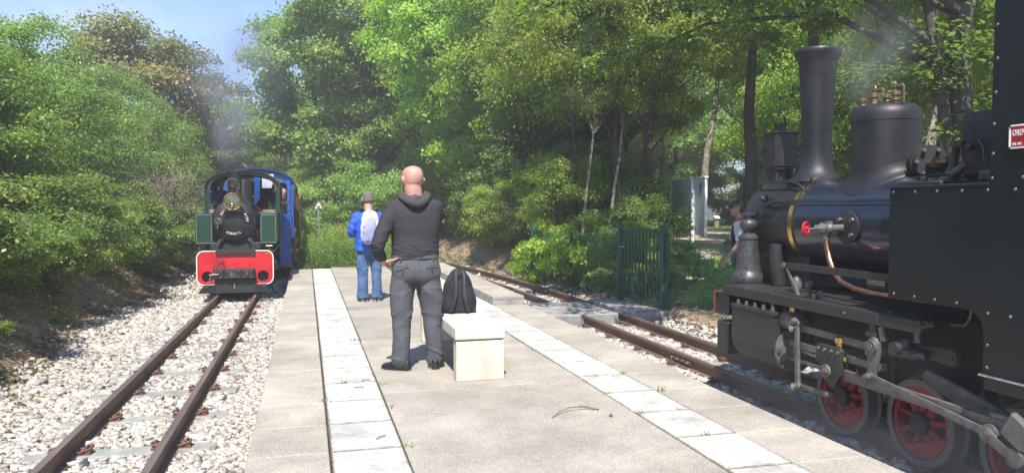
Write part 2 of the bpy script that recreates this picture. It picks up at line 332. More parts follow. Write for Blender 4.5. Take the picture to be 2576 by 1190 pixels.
def np_mesh(name, V, F, attr=None, smooth=False):
    """V (n,3); F (m,k) index array; attr per vertex"""
    me = bpy.data.meshes.new(name); n, k = F.shape
    me.vertices.add(len(V)); me.vertices.foreach_set('co', np.ascontiguousarray(V, np.float32).ravel())
    me.loops.add(n*k); me.loops.foreach_set('vertex_index', np.ascontiguousarray(F, np.int32).ravel())
    me.polygons.add(n); me.polygons.foreach_set('loop_start', np.arange(0, n*k, k, dtype=np.int32))
    if attr is not None:
        a = me.attributes.new('tint', 'FLOAT', 'POINT'); a.data.foreach_set('value', np.ascontiguousarray(attr, np.float32))
    me.update(calc_edges=True)
    if smooth: me.shade_smooth()
    return me
# ---------------------------------------------------------------- ground
def sst(a, b, x):
    t = np.clip((x-a)/(b-a), 0, 1); return t*t*(3-2*t)
def xr(y): y = np.asarray(y, float); return 4.15 - .0082*np.clip(y-12, 0, 34)**2 + .0*y      # right track centre
def xl(y): y = np.asarray(y, float); return -1.295 + .0055*np.clip(y, 0, 40)                      # left track centre
def bump2(x, y, s=1.): return np.sin(x*1.7*s+y*.6*s)*np.sin(y*1.3*s-x*.4*s+1.)*.5 + np.sin(x*4.1*s+1.3)*np.sin(y*3.7*s)*.25
def hgt(x, y):
    x = np.asarray(x, float); y = np.asarray(y, float)
    z = np.full(np.broadcast(x, y).shape, -.298) + .03*sst(1.5,3,x)
    edge = -2.78 + .16*np.sin(y*.9) + .1*np.sin(y*2.3)
    z = z + sst(0, 1.4, edge - x)*.75 + sst(1.2, 6, edge-x)*.3
    d = x - xr(y); far = sst(14, 17.5, y)
    z = z + sst(.62, 1.15, d)*.22*(1-far) + sst(.95, 1.9, d)*far*.62 + sst(3, 9, d)*(-.02) + sst(6,14,d)*far*(-.25)
    z = np.where((np.abs(x) < 60), z, z)
    rough = bump2(x, y)*.035 + bump2(x+5, y, 3.1)*.02
    nearb = sst(0,.6, edge-x) + sst(.7,1.3,d)
    return z + rough*np.clip(nearb, 0, 1)
def sheet(name, xs, ys, zf, m, cut=None):
    X, Y = np.meshgrid(xs, ys); Z = zf(X, Y)
    V = np.stack([X.ravel(), Y.ravel(), Z.ravel()], 1); nx = len(xs); ny = len(ys)
    i, j = np.meshgrid(np.arange(nx-1), np.arange(ny-1)); a = (j*nx+i).ravel()
    F = np.stack([a, a+1, a+nx+1, a+nx], 1)
    if cut is not None:
        cx = X[:-1,:-1].ravel(); cyy = Y[:-1,:-1].ravel(); F = F[cut(cx, cyy)]
    o = link(name, np_mesh(name, V, F, None, True), m); return tag(o, kind='structure')
xs = np.concatenate([[-260,-160,-100,-60,-40,-28,-20,-15,-12], np.arange(-10, 14, .2), [14.5,16,18,21,25,30,40,60,100,160,260]])
ys = np.concatenate([[-260,-100,-40,-20,-10,-5], np.arange(-3, 32, .2), np.arange(32,50,.8), [52,56,60,70,85,110,150,260]])
sheet('ground', xs, ys, hgt, 'ground')
sheet('ballast_bed', np.arange(-3.2, 6.0, .1), np.arange(-2, 40, .2), lambda x,y: hgt(x,y)+.012, 'bed',
      lambda x,y: ((x > -2.85+.16*np.sin(y*.9)) & (x < -.2)) | ((x > xr(y)-1.2) & (x < xr(y)+.85)))
sheet('bank_soil', np.arange(-5.2, -2.65, .1), np.arange(-2, 34, .15), lambda x,y: hgt(x,y)+.006+bump2(x,y,6)*.012, 'dirt')
sheet('cutting_soil', np.arange(1.0, 7.2, .1), np.arange(-1, 30, .15), lambda x,y: hgt(x,y)+.006+bump2(x,y,6)*.01, 'dirt', lambda x,y: (x > xr(y)+.66) & (x < xr(y)+2.3-.9*sst(8,13,14-y+0*x)))
sheet('lawn', np.arange(6.5, 60, .5), np.arange(12, 75, .5), lambda x,y: hgt(x,y)+.05, 'lawn', lambda x,y: (x > 11+.1*y+1.5*np.sin(y*.3)) | ((y > 33) & (x > 6)))
def pathx(y): return 7.9 + .44*(y-14.7) + .35*np.sin(y*.8) + .2*np.sin(y*2.1)
sheet('dirt_path', np.arange(5.9, 60, .25), np.arange(9, 60, .25), lambda x,y: hgt(x,y)+.08, 'path', lambda x,y: ((x > pathx(y)) & (x < pathx(y)+7.0) & (y < 38)) | ((np.abs(y-35+.1*x) < 2.6) & (x > 8)))
sheet('path', np.arange(-1.5, 6, .25), np.arange(36, 50, .25), lambda x,y: hgt(x,y)+.06, 'path', lambda x,y: np.abs(y-42-.3*x) < 2.5)

# ---------------------------------------------------------------- platform and its paving
YE = 18.45
P = thing('platform', 'island platform of pale aggregate concrete between the two narrow tracks', 'platform', (0,0,0)); P['kind'] = 'structure'
G().b2(-.34, 3.16, -3, YE-.02, -.34, -.06).put('platform_base', 'joint', P, 0)
def slabmesh(wx, wy, bev=.006, h=.055):
    g = G(); g.box((0,0,-h/2), (wx,wy,h), None, bev); return g.mesh('paver', 0)
def place(name, me, m, x, y, parent, dz=0.):
    return link(name, me, m, parent, (x, y, dz + random.uniform(-.0015,.0015)), (random.uniform(-.002,.002), random.uniform(-.002,.002), random.choice((0, math.pi))+random.uniform(-.003,.003)))
tm = slabmesh(.420, .580, .007); tm.materials.append(M['tile'])
# raised dots on the tactile tiles
def dottile():
    g = G(); g.box((0,0,-.0275), (.420,.580,.055), None, .006)
    for i in range(7):
        for j in range(10):
            x = -.18 + i*.06; y = -.27 + j*.06
            g.lathe([(.014,0),(.011,.003),(.006,.004)], (x,y,.0), n=6)
    return g.mesh('tactile_tile', 0)
td = dottile(); td.materials.append(M['tile'])
OFF = 4.62
e1 = slabmesh(.460, .588); e1.materials.append(M['slab'])
e2 = slabmesh(.488, .588); e2.materials.append(M['slab'])
c1 = slabmesh(1.662, 2.388); c1.materials.append(M['slab_mid'])
ks = range(-12, 23)
for k in ks:
    y = OFF + .6*k + .3
    if y > YE-.3: break
    worn = y < 6.9
    place('tile', td if not worn else tm, None, .342, y, P, .002)
    place('edge_slab', e1, None, -.112, y, P)
for k in ks:
    y = 4.35 + .6*k + .3
    if y > YE-.3: break
    place('tile', tm if y < 5.6 else td, None, 2.445, y, P, .002)
    if y < 10.95: place('edge_slab', e2, None, 2.911, y, P)
for k in range(-3, 6):
    place('paving_slab', c1, None, 1.393, 6.0+2.4*k+1.2 , P)
place('paving_slab', slabmesh(1.668, .40), 'slab_mid', 1.393, 18.24+.01, P) if False else None
# raised end of the platform beyond the crossing
g = G(); g.b2(2.668, 3.155, 11.06, YE-.01, -.05, .062, .008); g.put('raised_kerb', 'conc', P, 0)
for k in range(12): place('edge_slab', e2, None, 2.911, 11.05+.6*k+.3, P, .118)
# crossing deck
XC = thing('track_crossing', 'flat concrete foot crossing over the right track by the gate', 'crossing', (0,0,0))
G().b2(3.17, 4.36, 10.30, 11.78, -.3, -.090, .012).put('crossing_slab', 'conc_dk', XC, 0)
G().b2(4.53, 5.25, 10.2, 12.0, -.3, -.085, .012).put('crossing_slab', 'conc_dk', XC, 0)

# ---------------------------------------------------------------- tracks
def rail_prof(): # (lateral, z below the rail top)
    h = .14
    return [(-.026,-.003),(-.020,0),(.020,0),(.026,-.003),(.028,-.030),(.008,-.042),(.008,-.112),(.052,-.128),(.053,-h),(-.053,-h),(-.052,-.128),(-.008,-.112),(-.008,-.042),(-.028,-.030)]
def rail(name, path, ztop, parent):
    g = G(); pr = rail_prof(); rr = []
    for i, (x, y) in enumerate(path):
        a = path[max(i-1,0)]; b = path[min(i+1,len(path)-1)]; t = Vector((b[0]-a[0], b[1]-a[1], 0)).normalized(); n = Vector((t.y, -t.x, 0))
        rr.append([Vector((x,y,0)) + n*u + Vector((0,0,ztop+v)) for u, v in pr])
    g.rings(rr); me = g.mesh(name, 40); me.materials.append(M['rail']); me.materials.append(M['railtop'])
    for p in me.polygons:
        if p.normal.z > .9 and p.center.z > ztop-.01: p.material_index = 1
    return link(name, me, None, parent)
cg = G()   # elastic spring clip
cg.box((0,0,.012), (.075,.085,.024), None, .004)
cg.box((-.008,0,.032), (.03,.04,.03), None, .006)
cg.sweep([(-.045,-.035,.022),(-.01,-.045,.032),(.03,-.035,.045),(.04,0,.05),(.03,.035,.045),(0,.045,.035),(-.04,.03,.03)], .0085, 6)
cg.sweep([(-.01,.045,.03),(.015,.02,.06),(.01,-.02,.06),(-.02,-.045,.03)], .007, 6)
clipme = cg.mesh('clip'); clipme.materials.append(M['clip'])
def sleepme(w=1.26):
    g = G(); g.box((0,0,-.06), (w,.18,.12), None, .012); me = g.mesh('sleeper', 0); me.materials.append(M['sleeper']); return me
slm = sleepme()
def track(name, label, xf, y0, y1, ztop, gauge, first, pitch, skip=None):
    T = thing(name, label, 'railway track', (0,0,0), group='narrow gauge tracks')
    n = max(2, int((y1-y0)/.8)); pts = np.linspace(y0, y1, n)
    for s in (-1, 1): rail('rail', [(float(xf(y))+s*gauge/2, float(y)) for y in pts], ztop, T)
    y = first
    while y < y1:
        if skip is None or not skip(y):
            cx = float(xf(y)); sl = (float(xf(y+.1))-float(xf(y-.1)))/.2; a = -math.atan(sl)
            link('sleeper', slm, None, T, (cx + random.uniform(-.02,.02), y, ztop-.130+random.uniform(-.004,.002)), (0,0,a+random.uniform(-.01,.01)))
            if y < 27:
                for s in (-1, 1):
                    for q in (-1, 1):
                        link('rail_clip', clipme, None, T, (cx+s*gauge/2+q*.092, y+q*.005, ztop-.137), (0,0,a+(0 if q > 0 else math.pi)))
        y += pitch
    return T
TL = track('railway_track', 'straight narrow gauge track left of the platform, under the green engine', xl, -2, 60, -.13, .645, 3.25, .87)
TR = track('railway_track', 'curving narrow gauge track right of the platform, under the black engine', xr, -2, 44, -.10, .62, -.4, .87, lambda y: 10.1 < y < 12.1)
del TL['group'], TR['group']
# fishplates with bolts
for (s, y) in ((-1, 7.35), (1, 14.1), (-1, 20.6)):
    x = float(xr(y)) + s*.31
    g = G(); g.box((x-s*0-.0165, y, -.169), (.016,.46,.052), None, .003); g.put('fishplate', 'rail', TR, 0)
    for k in range(4):
        G().cyl((x-.022,y-.17+k*.113,-.168),(x-.042,y-.17+k*.113,-.168),.014,n=6).put('bolt', 'steel', TR, 0)

# ballast stones
def stone_templates(n):
    out = []
    b = bmesh.new(); bmesh.ops.create_cube(b, size=1.5); bmesh.ops.triangulate(b, faces=b.faces[:]); V0 = np.array([v.co[:] for v in b.verts]); F0 = np.array([[v.index for v in f.verts] for f in b.faces]); b.free()
    for i in range(n):
        V = V0*(1+rng.uniform(-.45,.30,(len(V0),1)))+rng.normal(0,.16,(len(V0),3)); V = V*np.array([rng.uniform(.8,1.25), rng.uniform(.65,1.05), rng.uniform(.45,.8)]); out.append(V)
    return np.array(out), F0
ST, SF = stone_templates(22)
def stonemat():
    m = bpy.data.materials.new('limestone_chips'); m.use_nodes = True; t = m.node_tree; l = t.links.new; b = t.nodes['Principled BSDF']; b.inputs['Roughness'].default_value = .85
    at = N(t, 'ShaderNodeAttribute', attribute_name='tint'); oi = N(t, 'ShaderNodeObjectInfo'); ad = N(t, 'ShaderNodeMath', operation='ADD'); l(at.outputs['Fac'], ad.inputs[0]); l(oi.outputs['Random'], ad.inputs[1])
    fr = N(t, 'ShaderNodeMath', operation='FRACT'); l(ad.outputs[0], fr.inputs[0])
    r = N(t, 'ShaderNodeValToRGB'); r.color_ramp.interpolation = 'LINEAR'; e = r.color_ramp.elements
    cols = [(.0,(0.342,0.313,0.283)),(.18,(0.531,0.496,0.443)),(.35,(0.236,0.212,0.195)),(.5,(0.614,0.560,0.484)),(.62,(0.484,0.389,0.295)),(.75,(0.389,0.372,0.360)),(.88,(0.673,0.637,0.572)),(1.,(0.307,0.248,0.201))]
    e[0].position = 0; e[0].color = (*cols[0][1],1); e[1].position = 1; e[1].color = (*cols[-1][1],1)
    for p, c in cols[1:-1]: q = e.new(p); q.color = (*c,1)
    l(fr.outputs[0], r.inputs[0])
    n = N(t, 'ShaderNodeTexNoise'); n.inputs['Scale'].default_value = 60; n.inputs['Detail'].default_value = 3; g = N(t,'ShaderNodeNewGeometry'); l(g.outputs['Position'], n.inputs['Vector'])
    mr = N(t,'ShaderNodeMapRange'); mr.inputs['To Min'].default_value=.72; mr.inputs['To Max'].default_value=1.2; l(n.outputs[0], mr.inputs['Value'])
    v = N(t,'ShaderNodeVectorMath', operation='SCALE'); l(r.outputs[0], v.inputs[0]); l(mr.outputs[0], v.inputs['Scale']); l(v.outputs[0], b.inputs['Base Color'])
    return m
M['stone'] = stonemat()
def scatter(n, x0, x1, y0, y1, size, keep, zoff=0.):
    X = rng.uniform(x0, x1, n); Y = rng.uniform(y0, y1, n); k = keep(X, Y); X, Y = X[k], Y[k]
    S = size*rng.lognormal(0, .28, len(X)); Z = hgt(X, Y) + S*rng.uniform(.1,.65,len(X)) + .008 + zoff
    return X, Y, Z, S
def rotmats(n):
    q = rng.normal(size=(n,4)); q /= np.linalg.norm(q, axis=1)[:,None]; w_,x,y,z = q.T
    return np.stack([1-2*(y*y+z*z),2*(x*y-z*w_),2*(x*z+y*w_),2*(x*y+z*w_),1-2*(x*x+z*z),2*(y*z-x*w_),2*(x*z-y*w_),2*(y*z+x*w_),1-2*(x*x+y*y)],1).reshape(-1,3,3)
def zrots(n, tilt=.35):
    a = rng.uniform(0, 2*np.pi, n); Rz = np.zeros((n,3,3)); Rz[:,0,0]=np.cos(a); Rz[:,0,1]=-np.sin(a); Rz[:,1,0]=np.sin(a); Rz[:,1,1]=np.cos(a); Rz[:,2,2]=1
    b = rng.normal(0, tilt, n); Rx = np.zeros((n,3,3)); Rx[:,0,0]=1; Rx[:,1,1]=np.cos(b); Rx[:,1,2]=-np.sin(b); Rx[:,2,1]=np.sin(b); Rx[:,2,2]=np.cos(b)
    return Rz@Rx
def stones(X, Y, Z, S):
    n = len(X); T = ST[rng.integers(0, len(ST), n)]; V = np.einsum('nij,nkj->nki', zrots(n), T)*S[:,None,None]; V[:,:,0]+=X[:,None]; V[:,:,1]+=Y[:,None]; V[:,:,2]+=Z[:,None]
    k = T.shape[1]; F = (SF[None]+(np.arange(n)*k)[:,None,None]).reshape(-1,3)
    return V.reshape(-1,3), F, np.repeat(rng.uniform(0,1,n), k)
def keepL(x, y):
    c = xl(y); off = (y-3.25) % .87; slp = (np.minimum(off, .87-off) < .105) & (np.abs(x-c) < .64)
    ra = np.abs(np.abs(x-c)-.3225) < .045
    return ~(slp & (rng.uniform(size=x.shape) > .05)) & ~ra & (x > -2.78+.16*np.sin(y*.9)-.25*rng.uniform(size=x.shape)**2) & (x < -.36)
def keepR(x, y):
    c = xr(y); off = (y+.4) % .87; slp = (np.minimum(off, .87-off) < .105) & (np.abs(x-c) < .64) & ~((y>10.1)&(y<12.1))
    ra = np.abs(np.abs(x-c)-.31) < .045; cross = (y > 10.15) & (y < 12.05) & (x > 3.1) & (x < 5.3)
    return ~(slp & (rng.uniform(size=x.shape) > .06)) & ~ra & ~cross & ((x > 3.17) | (y > YE)) & (x < c+.75+.2*rng.uniform(size=x.shape)) & (x > c-1.1)
bands = [(-3.2,-.34,3.2,8.2,.0215,22500,keepL),(-3.2,-.34,8.2,15,.0255,20000,keepL),(-3.2,.1,15,36,.042,13000,keepL),
         (3.15,5.2,2.6,10.4,.026,14000,keepR),(2.0,5.4,10.4,19,.030,10000,keepR),(-1,5,19,36,.045,8000,keepR)]
B = [scatter(n, x0, x1, y0, y1, s, kp) for x0,x1,y0,y1,s,n,kp in bands]
X, Y, Z, S = [np.concatenate([b[i] for b in B]) for i in range(4)]
# the 300 that show largest are parts of their own
zc = X*.2588+Y*.9659; lat = X*.9659-Y*.2588; inv = (zc > 1) & (np.abs(lat/zc) < .66) & ((1.45-Z)/zc*1934+75 < 590+ 595 - 520 + 10)
big = np.where(inv, S/zc, 0); idx = np.argsort(-big)[:300]; mask = np.ones(len(X), bool); mask[idx] = False
V, F, A = stones(X[mask], Y[mask], Z[mask], S[mask])
BL = thing('ballast', 'pale crushed limestone ballast around both tracks', 'ballast', (0,0,0)); BL['kind'] = 'structure'
tag(link('ballast_stones', np_mesh('ballast_stones', V, F, A), 'stone', BL), kind='stuff')
sms = [np_mesh('stone', T, SF, np.zeros(len(T))) for T in ST]
for s_ in sms: s_.materials.append(M['stone'])
for i in idx:
    link('stone', random.choice(sms), None, BL, (X[i],Y[i],Z[i]), (random.gauss(0,.35),random.gauss(0,.2),random.uniform(0,6.28)), (S[i],)*3)

# ---------------------------------------------------------------- small litter, tufts on the platform
def blades(n, spread, h, lean=.5, wdt=.004):
    V=[];F=[];A=[]
    for i in range(n):
        a=random.uniform(0,6.28); r=spread*random.random(); x=r*math.cos(a); y=r*math.sin(a); hh=h*random.uniform(.5,1); d=random.uniform(0,6.28); l=lean*hh*random.uniform(.2,1); dx=math.cos(d); dy=math.sin(d); k=len(V)
        V+=[(x-dy*wdt,y+dx*wdt,0),(x+dy*wdt,y-dx*wdt,0),(x+dx*l*.4+dy*wdt*.7,y+dy*l*.4-dx*wdt*.7,hh*.65),(x+dx*l*.4-dy*wdt*.7,y+dy*l*.4+dx*wdt*.7,hh*.65),(x+dx*l,y+dy*l,hh),(x+dx*l,y+dy*l,hh)]
        F+=[(k,k+1,k+2,k+3),(k+3,k+2,k+4,k+5)]; A+=[random.random()]*6
    return np_mesh('tuft', np.array(V), np.array(F), np.array(A))
spots = [(.60,6.28,.05,'in the joint nearest the bald man on the left white strip'),(.30,6.43,.06,'in a tile joint left of the bald man'),(.49,8.42,.09,'in the left white strip beyond the bald man'),(.12,5.85,.06,'at the left rim of the left white strip'),(.58,4.62,.05,'at the lower corner of the left white strip'),(.40,5.22,.03,'in the second joint of the left white strip'),
         (2.36,6.13,.05,'in the right white strip right of the bench'),(2.64,6.16,.05,'at the outer rim of the right white strip'),(2.25,5.52,.05,'at the inner corner of the right white strip'),(2.68,5.5,.09,'with a pale stalk beside the right white strip'),(2.27,4.93,.07,'with broad leaves in the right white strip'),(2.56,4.96,.03,'small, in the right white strip before the crack'),(2.45,4.35,.05,'lowest of the right white strip'),(2.2,7.4,.04,'at the right strip beside the bench top'),(.14,7.6,.03,'at the left strip near its far bend')]
for x, y, h, l in spots:
    link('weed_tuft', blades(14, .05, h*.62, 1.1, .0035), 'grass', None, (x,y,-.005)); tag(C.objects[-1], 'green weed tuft '+l, 'weed', 'weeds in the platform joints')
V=[];F=[];A=[]
g = G()
g.sweep([(1.62,4.98,.006),(1.70,5.06,.02),(1.80,5.12,.028),(1.92,5.13,.02),(1.98,5.10,.008)], [.003,.004,.005,.006,.005], 6); g.sweep([(1.90,5.20,.012),(1.95,5.15,.015),(2.0,5.08,.01)], .006, 6)
g.put('fallen_twig', 'twig'); tag(C.objects[-1], 'curved forked brown twig lying on the middle slab', 'twig')
for (x,y,r_,l) in ((.47,6.45,.3,'on the tile left of the bald man'),(.44,4.82,.7,'thick, on the nearest left tile'),(.40,6.2,-.3,'thin, bowed, two tiles left of the bald man'),(.59,5.55,1.3,'short, near the inner rim of the left strip')):
    g = G(); g.sweep([(-.04,0,.004),(0,.006,.009),(.04,0,.004)], .0035, 5); g.put('fallen_twig', 'twig', loc=(x,y,.004), rot=(0,0,r_)); tag(C.objects[-1], 'small dry twig '+l, 'twig', 'twigs on the platform')
g = G(); g.sph((0,0,.012), .014, 8, 6); g.put('pebble', 'twig', loc=(2.02,4.9,0)); tag(C.objects[-1], 'small dark pebble beside the forked twig', 'pebble')

# leaf litter and dry stalks on both banks
def litter(name, n, x0,x1,y0,y1, size, keep, m, tilt=.5, zo=.02):
    X = rng.uniform(x0,x1,n); Y = rng.uniform(y0,y1,n); k = keep(X,Y); X=X[k]; Y=Y[k]; n=len(X)
    Z = hgt(X,Y)+zo+rng.uniform(0,.03,n); S = size*rng.uniform(.5,1.4,n)
    L0 = np.array([[-1,0,0],[0,.45,.12],[1,0,0],[0,-.45,.12]]); T = np.einsum('nij,kj->nki', zrots(n,tilt), L0)*S[:,None,None]
    T[:,:,0]+=X[:,None];T[:,:,1]+=Y[:,None];T[:,:,2]+=Z[:,None]
    F = np.arange(n*4).reshape(-1,4); return tag(link(name, np_mesh(name, T.reshape(-1,3), F, np.repeat(rng.uniform(0,1,n),4)), m), kind='stuff')
litter('dry_leaf_litter', 26000, 1.0, 6.2, 3, 30, .035, lambda x,y: (x > xr(y)+.6+.3*rng.uniform(size=x.shape)) & (x < xr(y)+1.9) & ~((y>10.1)&(y<12.1)&(x<5.25)), 'dry')
litter('dry_leaf_litter', 26000, -5.0, -2.1, 3, 26, .035, lambda x,y: x < -2.6+.16*np.sin(y*.9)+.35*rng.normal(size=x.shape), 'dry')

# ---------------------------------------------------------------- bench
Bn = thing('bench', 'cream cast concrete bench with two block legs in the middle of the platform', 'bench', (1.395, 7.25, 0))
G().b2(-.215,.215,-1.04,1.06,.345,.45,.010).put('seat', 'bench', Bn, 0)
for a, b in ((-1.03,-.90),(.90,1.03)): G().b2(-.205,.205,a,b,0,.335,.006).put('leg', 'bench', Bn, 0)
G().b2(-.18,.18,-1.0,-.92,.33,.348).b2(-.18,.18,.92,1.0,.33,.348).put('mortar_joint', 'joint', Bn, 0)

# ---------------------------------------------------------------- fence and gate
def meshpanel(p, q, h, zb, label, post=True, gaps=.05):
    p = Vector((*p,0)); q = Vector((*q,0)); d = (q-p); Ln = d.length; a = math.atan2(d.y, d.x)
    T = thing('mesh_fence', label, 'fence', (p.x,p.y,zb), a, 'green mesh fence panels')
    g = G(); n = int(Ln/gaps)
    prof = [(0,.02),(0,h*.30),(.035,h*.33),(0,h*.36),(0,h*.86),(.04,h*.9),(0,h*.94),(0,h)]
    for i in range(1, n):
        x = i*Ln/n; g.sweep([(x, u, v) for u, v in prof], .0032, 4)
    tag(g.put('wire_mesh', 'fence', T, 60), kind='stuff')
    for v in (.05, h*.3, h*.36, h*.6, h*.86, h*.94):
        G().cyl((0,.004,v),(Ln,.004,v),.0036,n=5).put('horizontal_wire', 'fence', T)
    g = G(); g.box((0,0,h/2+.02),(.05,.05,h+.1),None,.005); g.box((0,0,h+.08),(.054,.054,.02),None,.004); g.put('post', 'fence', T)
    return T
meshpanel((4.74,16.0),(4.85,13.75),1.02,-.05,'green wire mesh panel farthest from the gate, overgrown at its end post')
meshpanel((4.85,13.75),(4.98,11.86),1.02,-.05,'green wire mesh panel between the overgrown posts and the gate')
meshpanel((5.16,10.36),(5.36,7.9),1.0,-.05,'green wire mesh panel right of the gate, below the grey panel board')
meshpanel((5.36,7.9),(5.5,5.4),1.0,-.05,'green wire mesh panel behind the front of the black engine')
meshpanel((5.5,5.4),(5.6,2.9),1.0,-.05,'green wire mesh panel behind the cab of the black engine')
gv = Vector((5.13-4.98, 10.44-11.71, 0)); GT = thing('gate', 'tall green steel bar gate beside the track crossing', 'gate', (4.98,11.71,-.08), math.atan2(gv.y,gv.x)); gl = gv.length
for x in (0, gl): G().box((x,0,.62),(.085,.085,1.24),None,.008).box((x,0,1.245),(.09,.09,.012)).put('post', 'fence', GT)
for z in (.09, 1.17): G().box((gl/2,0,z),(gl-.12,.045,.045),None,.004).put('rail', 'fence', GT)
for x in (.075, gl-.075): G().box((x,0,.63),(.04,.04,1.12),None,.004).put('frame_upright', 'fence', GT)
for i in range(10):
    G().box((.165+i*(gl-.33)/9,0,.63),(.026,.026,1.05),None,.003).put('bar', 'fence', GT)
g = G(); g.cyl((.05,-.05,.88),(.22,-.05,.88),.009,n=8); g.cyl((.07,0,.88),(.07,-.05,.88),.008,n=8); g.put('latch_handle', 'steel', GT)
G().box((.075,-.03,.80),(.04,.02,.14),None,.003).put('lock_plate', 'fence', GT)

# information panel seen from behind
def infopanel():
    p = Vector((9.19,18.25)); q = Vector((8.72,16.13))   # far and near post
    T = thing('information_board', 'large grey metal panel board seen from behind on two posts beyond the fence', 'sign board', (p.x,p.y,0), math.atan2(q.y-p.y,q.x-p.x)); Ln = (q-p).length
    G().b2(-.28,Ln+.85,-.03,.03,.80,2.08,.006).put('panel', 'board', T, 0)
    for x in (.08, Ln-.02): G().b2(x-.06,x+.06,-.10,-.032,-.15,2.08,.008).put('post', 'board', T)
    G().b2(-.3,Ln+.87,-.045,.045,2.08,2.12,.004).put('frame', 'board', T, 0)
    G().b2(Ln+.45,Ln+.62,-.036,-.03,1.75,1.98).put('label_plate', 'grey', T, 0)
infopanel()
ST_ = thing('marker_post', 'short brown marker stake with a pale slanted top on the far lawn', 'marker post', (25.0,43.5,0))
G().box((0,0,.3),(.28,.2,.85),None,.02).put('post', 'wood', ST_); G().box((0,-.06,.78),(.36,.3,.05),(R(35),0,0),.01).put('top_plate', 'paper', ST_)

# warning sign and distant green posts beyond the grass
WS = thing('warning_sign', 'small triangular dark bordered warning sign with an engine symbol beyond the tall grass', 'road sign', (.43,28,0)); WS['label'] = 'small triangular warning sign with an engine symbol on a post beyond the tall grass'
G().b2(-.025,.025,-.02,.02,-.3,1.40).put('post', 'grey', WS)
tri = lambda s: [(-s,-s*.577),(s,-s*.577),(0,s*1.155)]
g = G(); g.poly([tri(.15)], .012, 'XZ', 0, .002); g.put('sign_border', 'signred', WS, 0, loc=(0,-.03,1.47))
g = G(); g.poly([tri(.125)], .006, 'XZ', 0); g.put('sign_face', 'white', WS, 0, loc=(0,-.042,1.47))
g = G(); g.poly([[(-.15,-.10),(.15,-.10),(.15,.02),(.05,.02),(.05,.0),(-.05,0),(-.05,.07),(-.10,.07),(-.10,0),(-.15,0)]], .008, 'XZ', 0); g.put('symbol', 'black', WS, 0, loc=(0,-.050,1.46), scale=(.38,.5,.38))
for i, (x,y) in enumerate(((-.15,31),(.05,30.2),(.25,31.5))):
    T = thing('fence_post', ['thin green post left of two behind the blue train','thin green post nearest the tall grass','thin green post behind the other two'][i], 'post', (x,y,-.2), group='thin green posts by the far path')
    G().box((0,0,.55),(.05,.05,1.1),None,.006).put('shaft','fence',T); G().box((0,0,1.08),(.12,.05,.03)).put('cap','fence',T)
# ---------------------------------------------------------------- vegetation
KITE = np.array([[0,0,0],[.95,.42,.10],[2,0,-.12],[.95,-.42,.10]])
def leaves(P, Nrm, size, tint, wide=1.):
    """one folded kite leaf at each point, blade normal Nrm"""
    n = len(P); Nrm = Nrm/np.linalg.norm(Nrm, axis=1)[:,None]
    a = rng.normal(size=(n,3)); a[:,2] -= .35; t = a - Nrm*(a*Nrm).sum(1)[:,None]; t /= np.linalg.norm(t, axis=1)[:,None]
    s = np.cross(Nrm, t); K = KITE*np.array([1,wide,1]); S = size*rng.uniform(.6,1.3,n)
    V = P[:,None,:] + S[:,None,None]*(K[None,:,0:1]*t[:,None,:] + K[None,:,1:2]*s[:,None,:] + K[None,:,2:3]*Nrm[:,None,:])
    return V.reshape(-1,3), np.arange(n*4).reshape(-1,4), np.repeat(tint, 4)
def foliage(name, Cn, rad, per, size, flat=.7, up=.5, out=.8, jit=.85, wide=1.35, tspread=.22, center=None):
    """Cn (k,3) clump centres, rad (k,), leaves per clump"""
    k = len(Cn); idx = np.repeat(np.arange(k), per); n = len(idx)
    d = rng.normal(size=(n,3)); d /= np.linalg.norm(d, axis=1)[:,None]; d[:,2] = np.where(rng.uniform(size=n) < .65, np.abs(d[:,2]), d[:,2])
    r = rng.uniform(0,1,n)**.45*(1+.18*rng.normal(size=n)); off = d*r[:,None]*rad[idx][:,None]; off[:,2] *= flat
    P = Cn[idx] + off; P[:,2] -= .12*rad[idx]*(np.linalg.norm(off[:,:2],axis=1)/rad[idx])**2
    ctr = Cn.mean(0) if center is None else center; o = P-ctr; o /= np.linalg.norm(o,axis=1)[:,None]+1e-6
    Nr = up*np.array([[0,0,1.]]) + out*o + .3*d + jit*rng.normal(size=(n,3))
    ct = rng.uniform(.3,.7,k); tint = np.clip(ct[idx]+tspread*rng.normal(size=n), 0, 1)
    V,F,A = leaves(P, Nr, size, tint, wide); return np_mesh(name, V, F, A)
def shell(n, c, rx, ry, rz, zmin, inner=.55, lump=.18):
    d = rng.normal(size=(n*3,3)); d /= np.linalg.norm(d,axis=1)[:,None]
    ph = rng.uniform(0,6.28,3)
    f = 1+lump*(np.sin(d[:,0]*4+ph[0])+np.sin(d[:,1]*5+ph[1])+np.sin(d[:,2]*4+ph[2]))/1.5
    r = (rng.uniform(inner**3,1,n*3)**(1/3))*f; P = d*r[:,None]*np.array([rx,ry,rz])+np.array(c); P = P[P[:,2] > zmin]
    return P[:n]
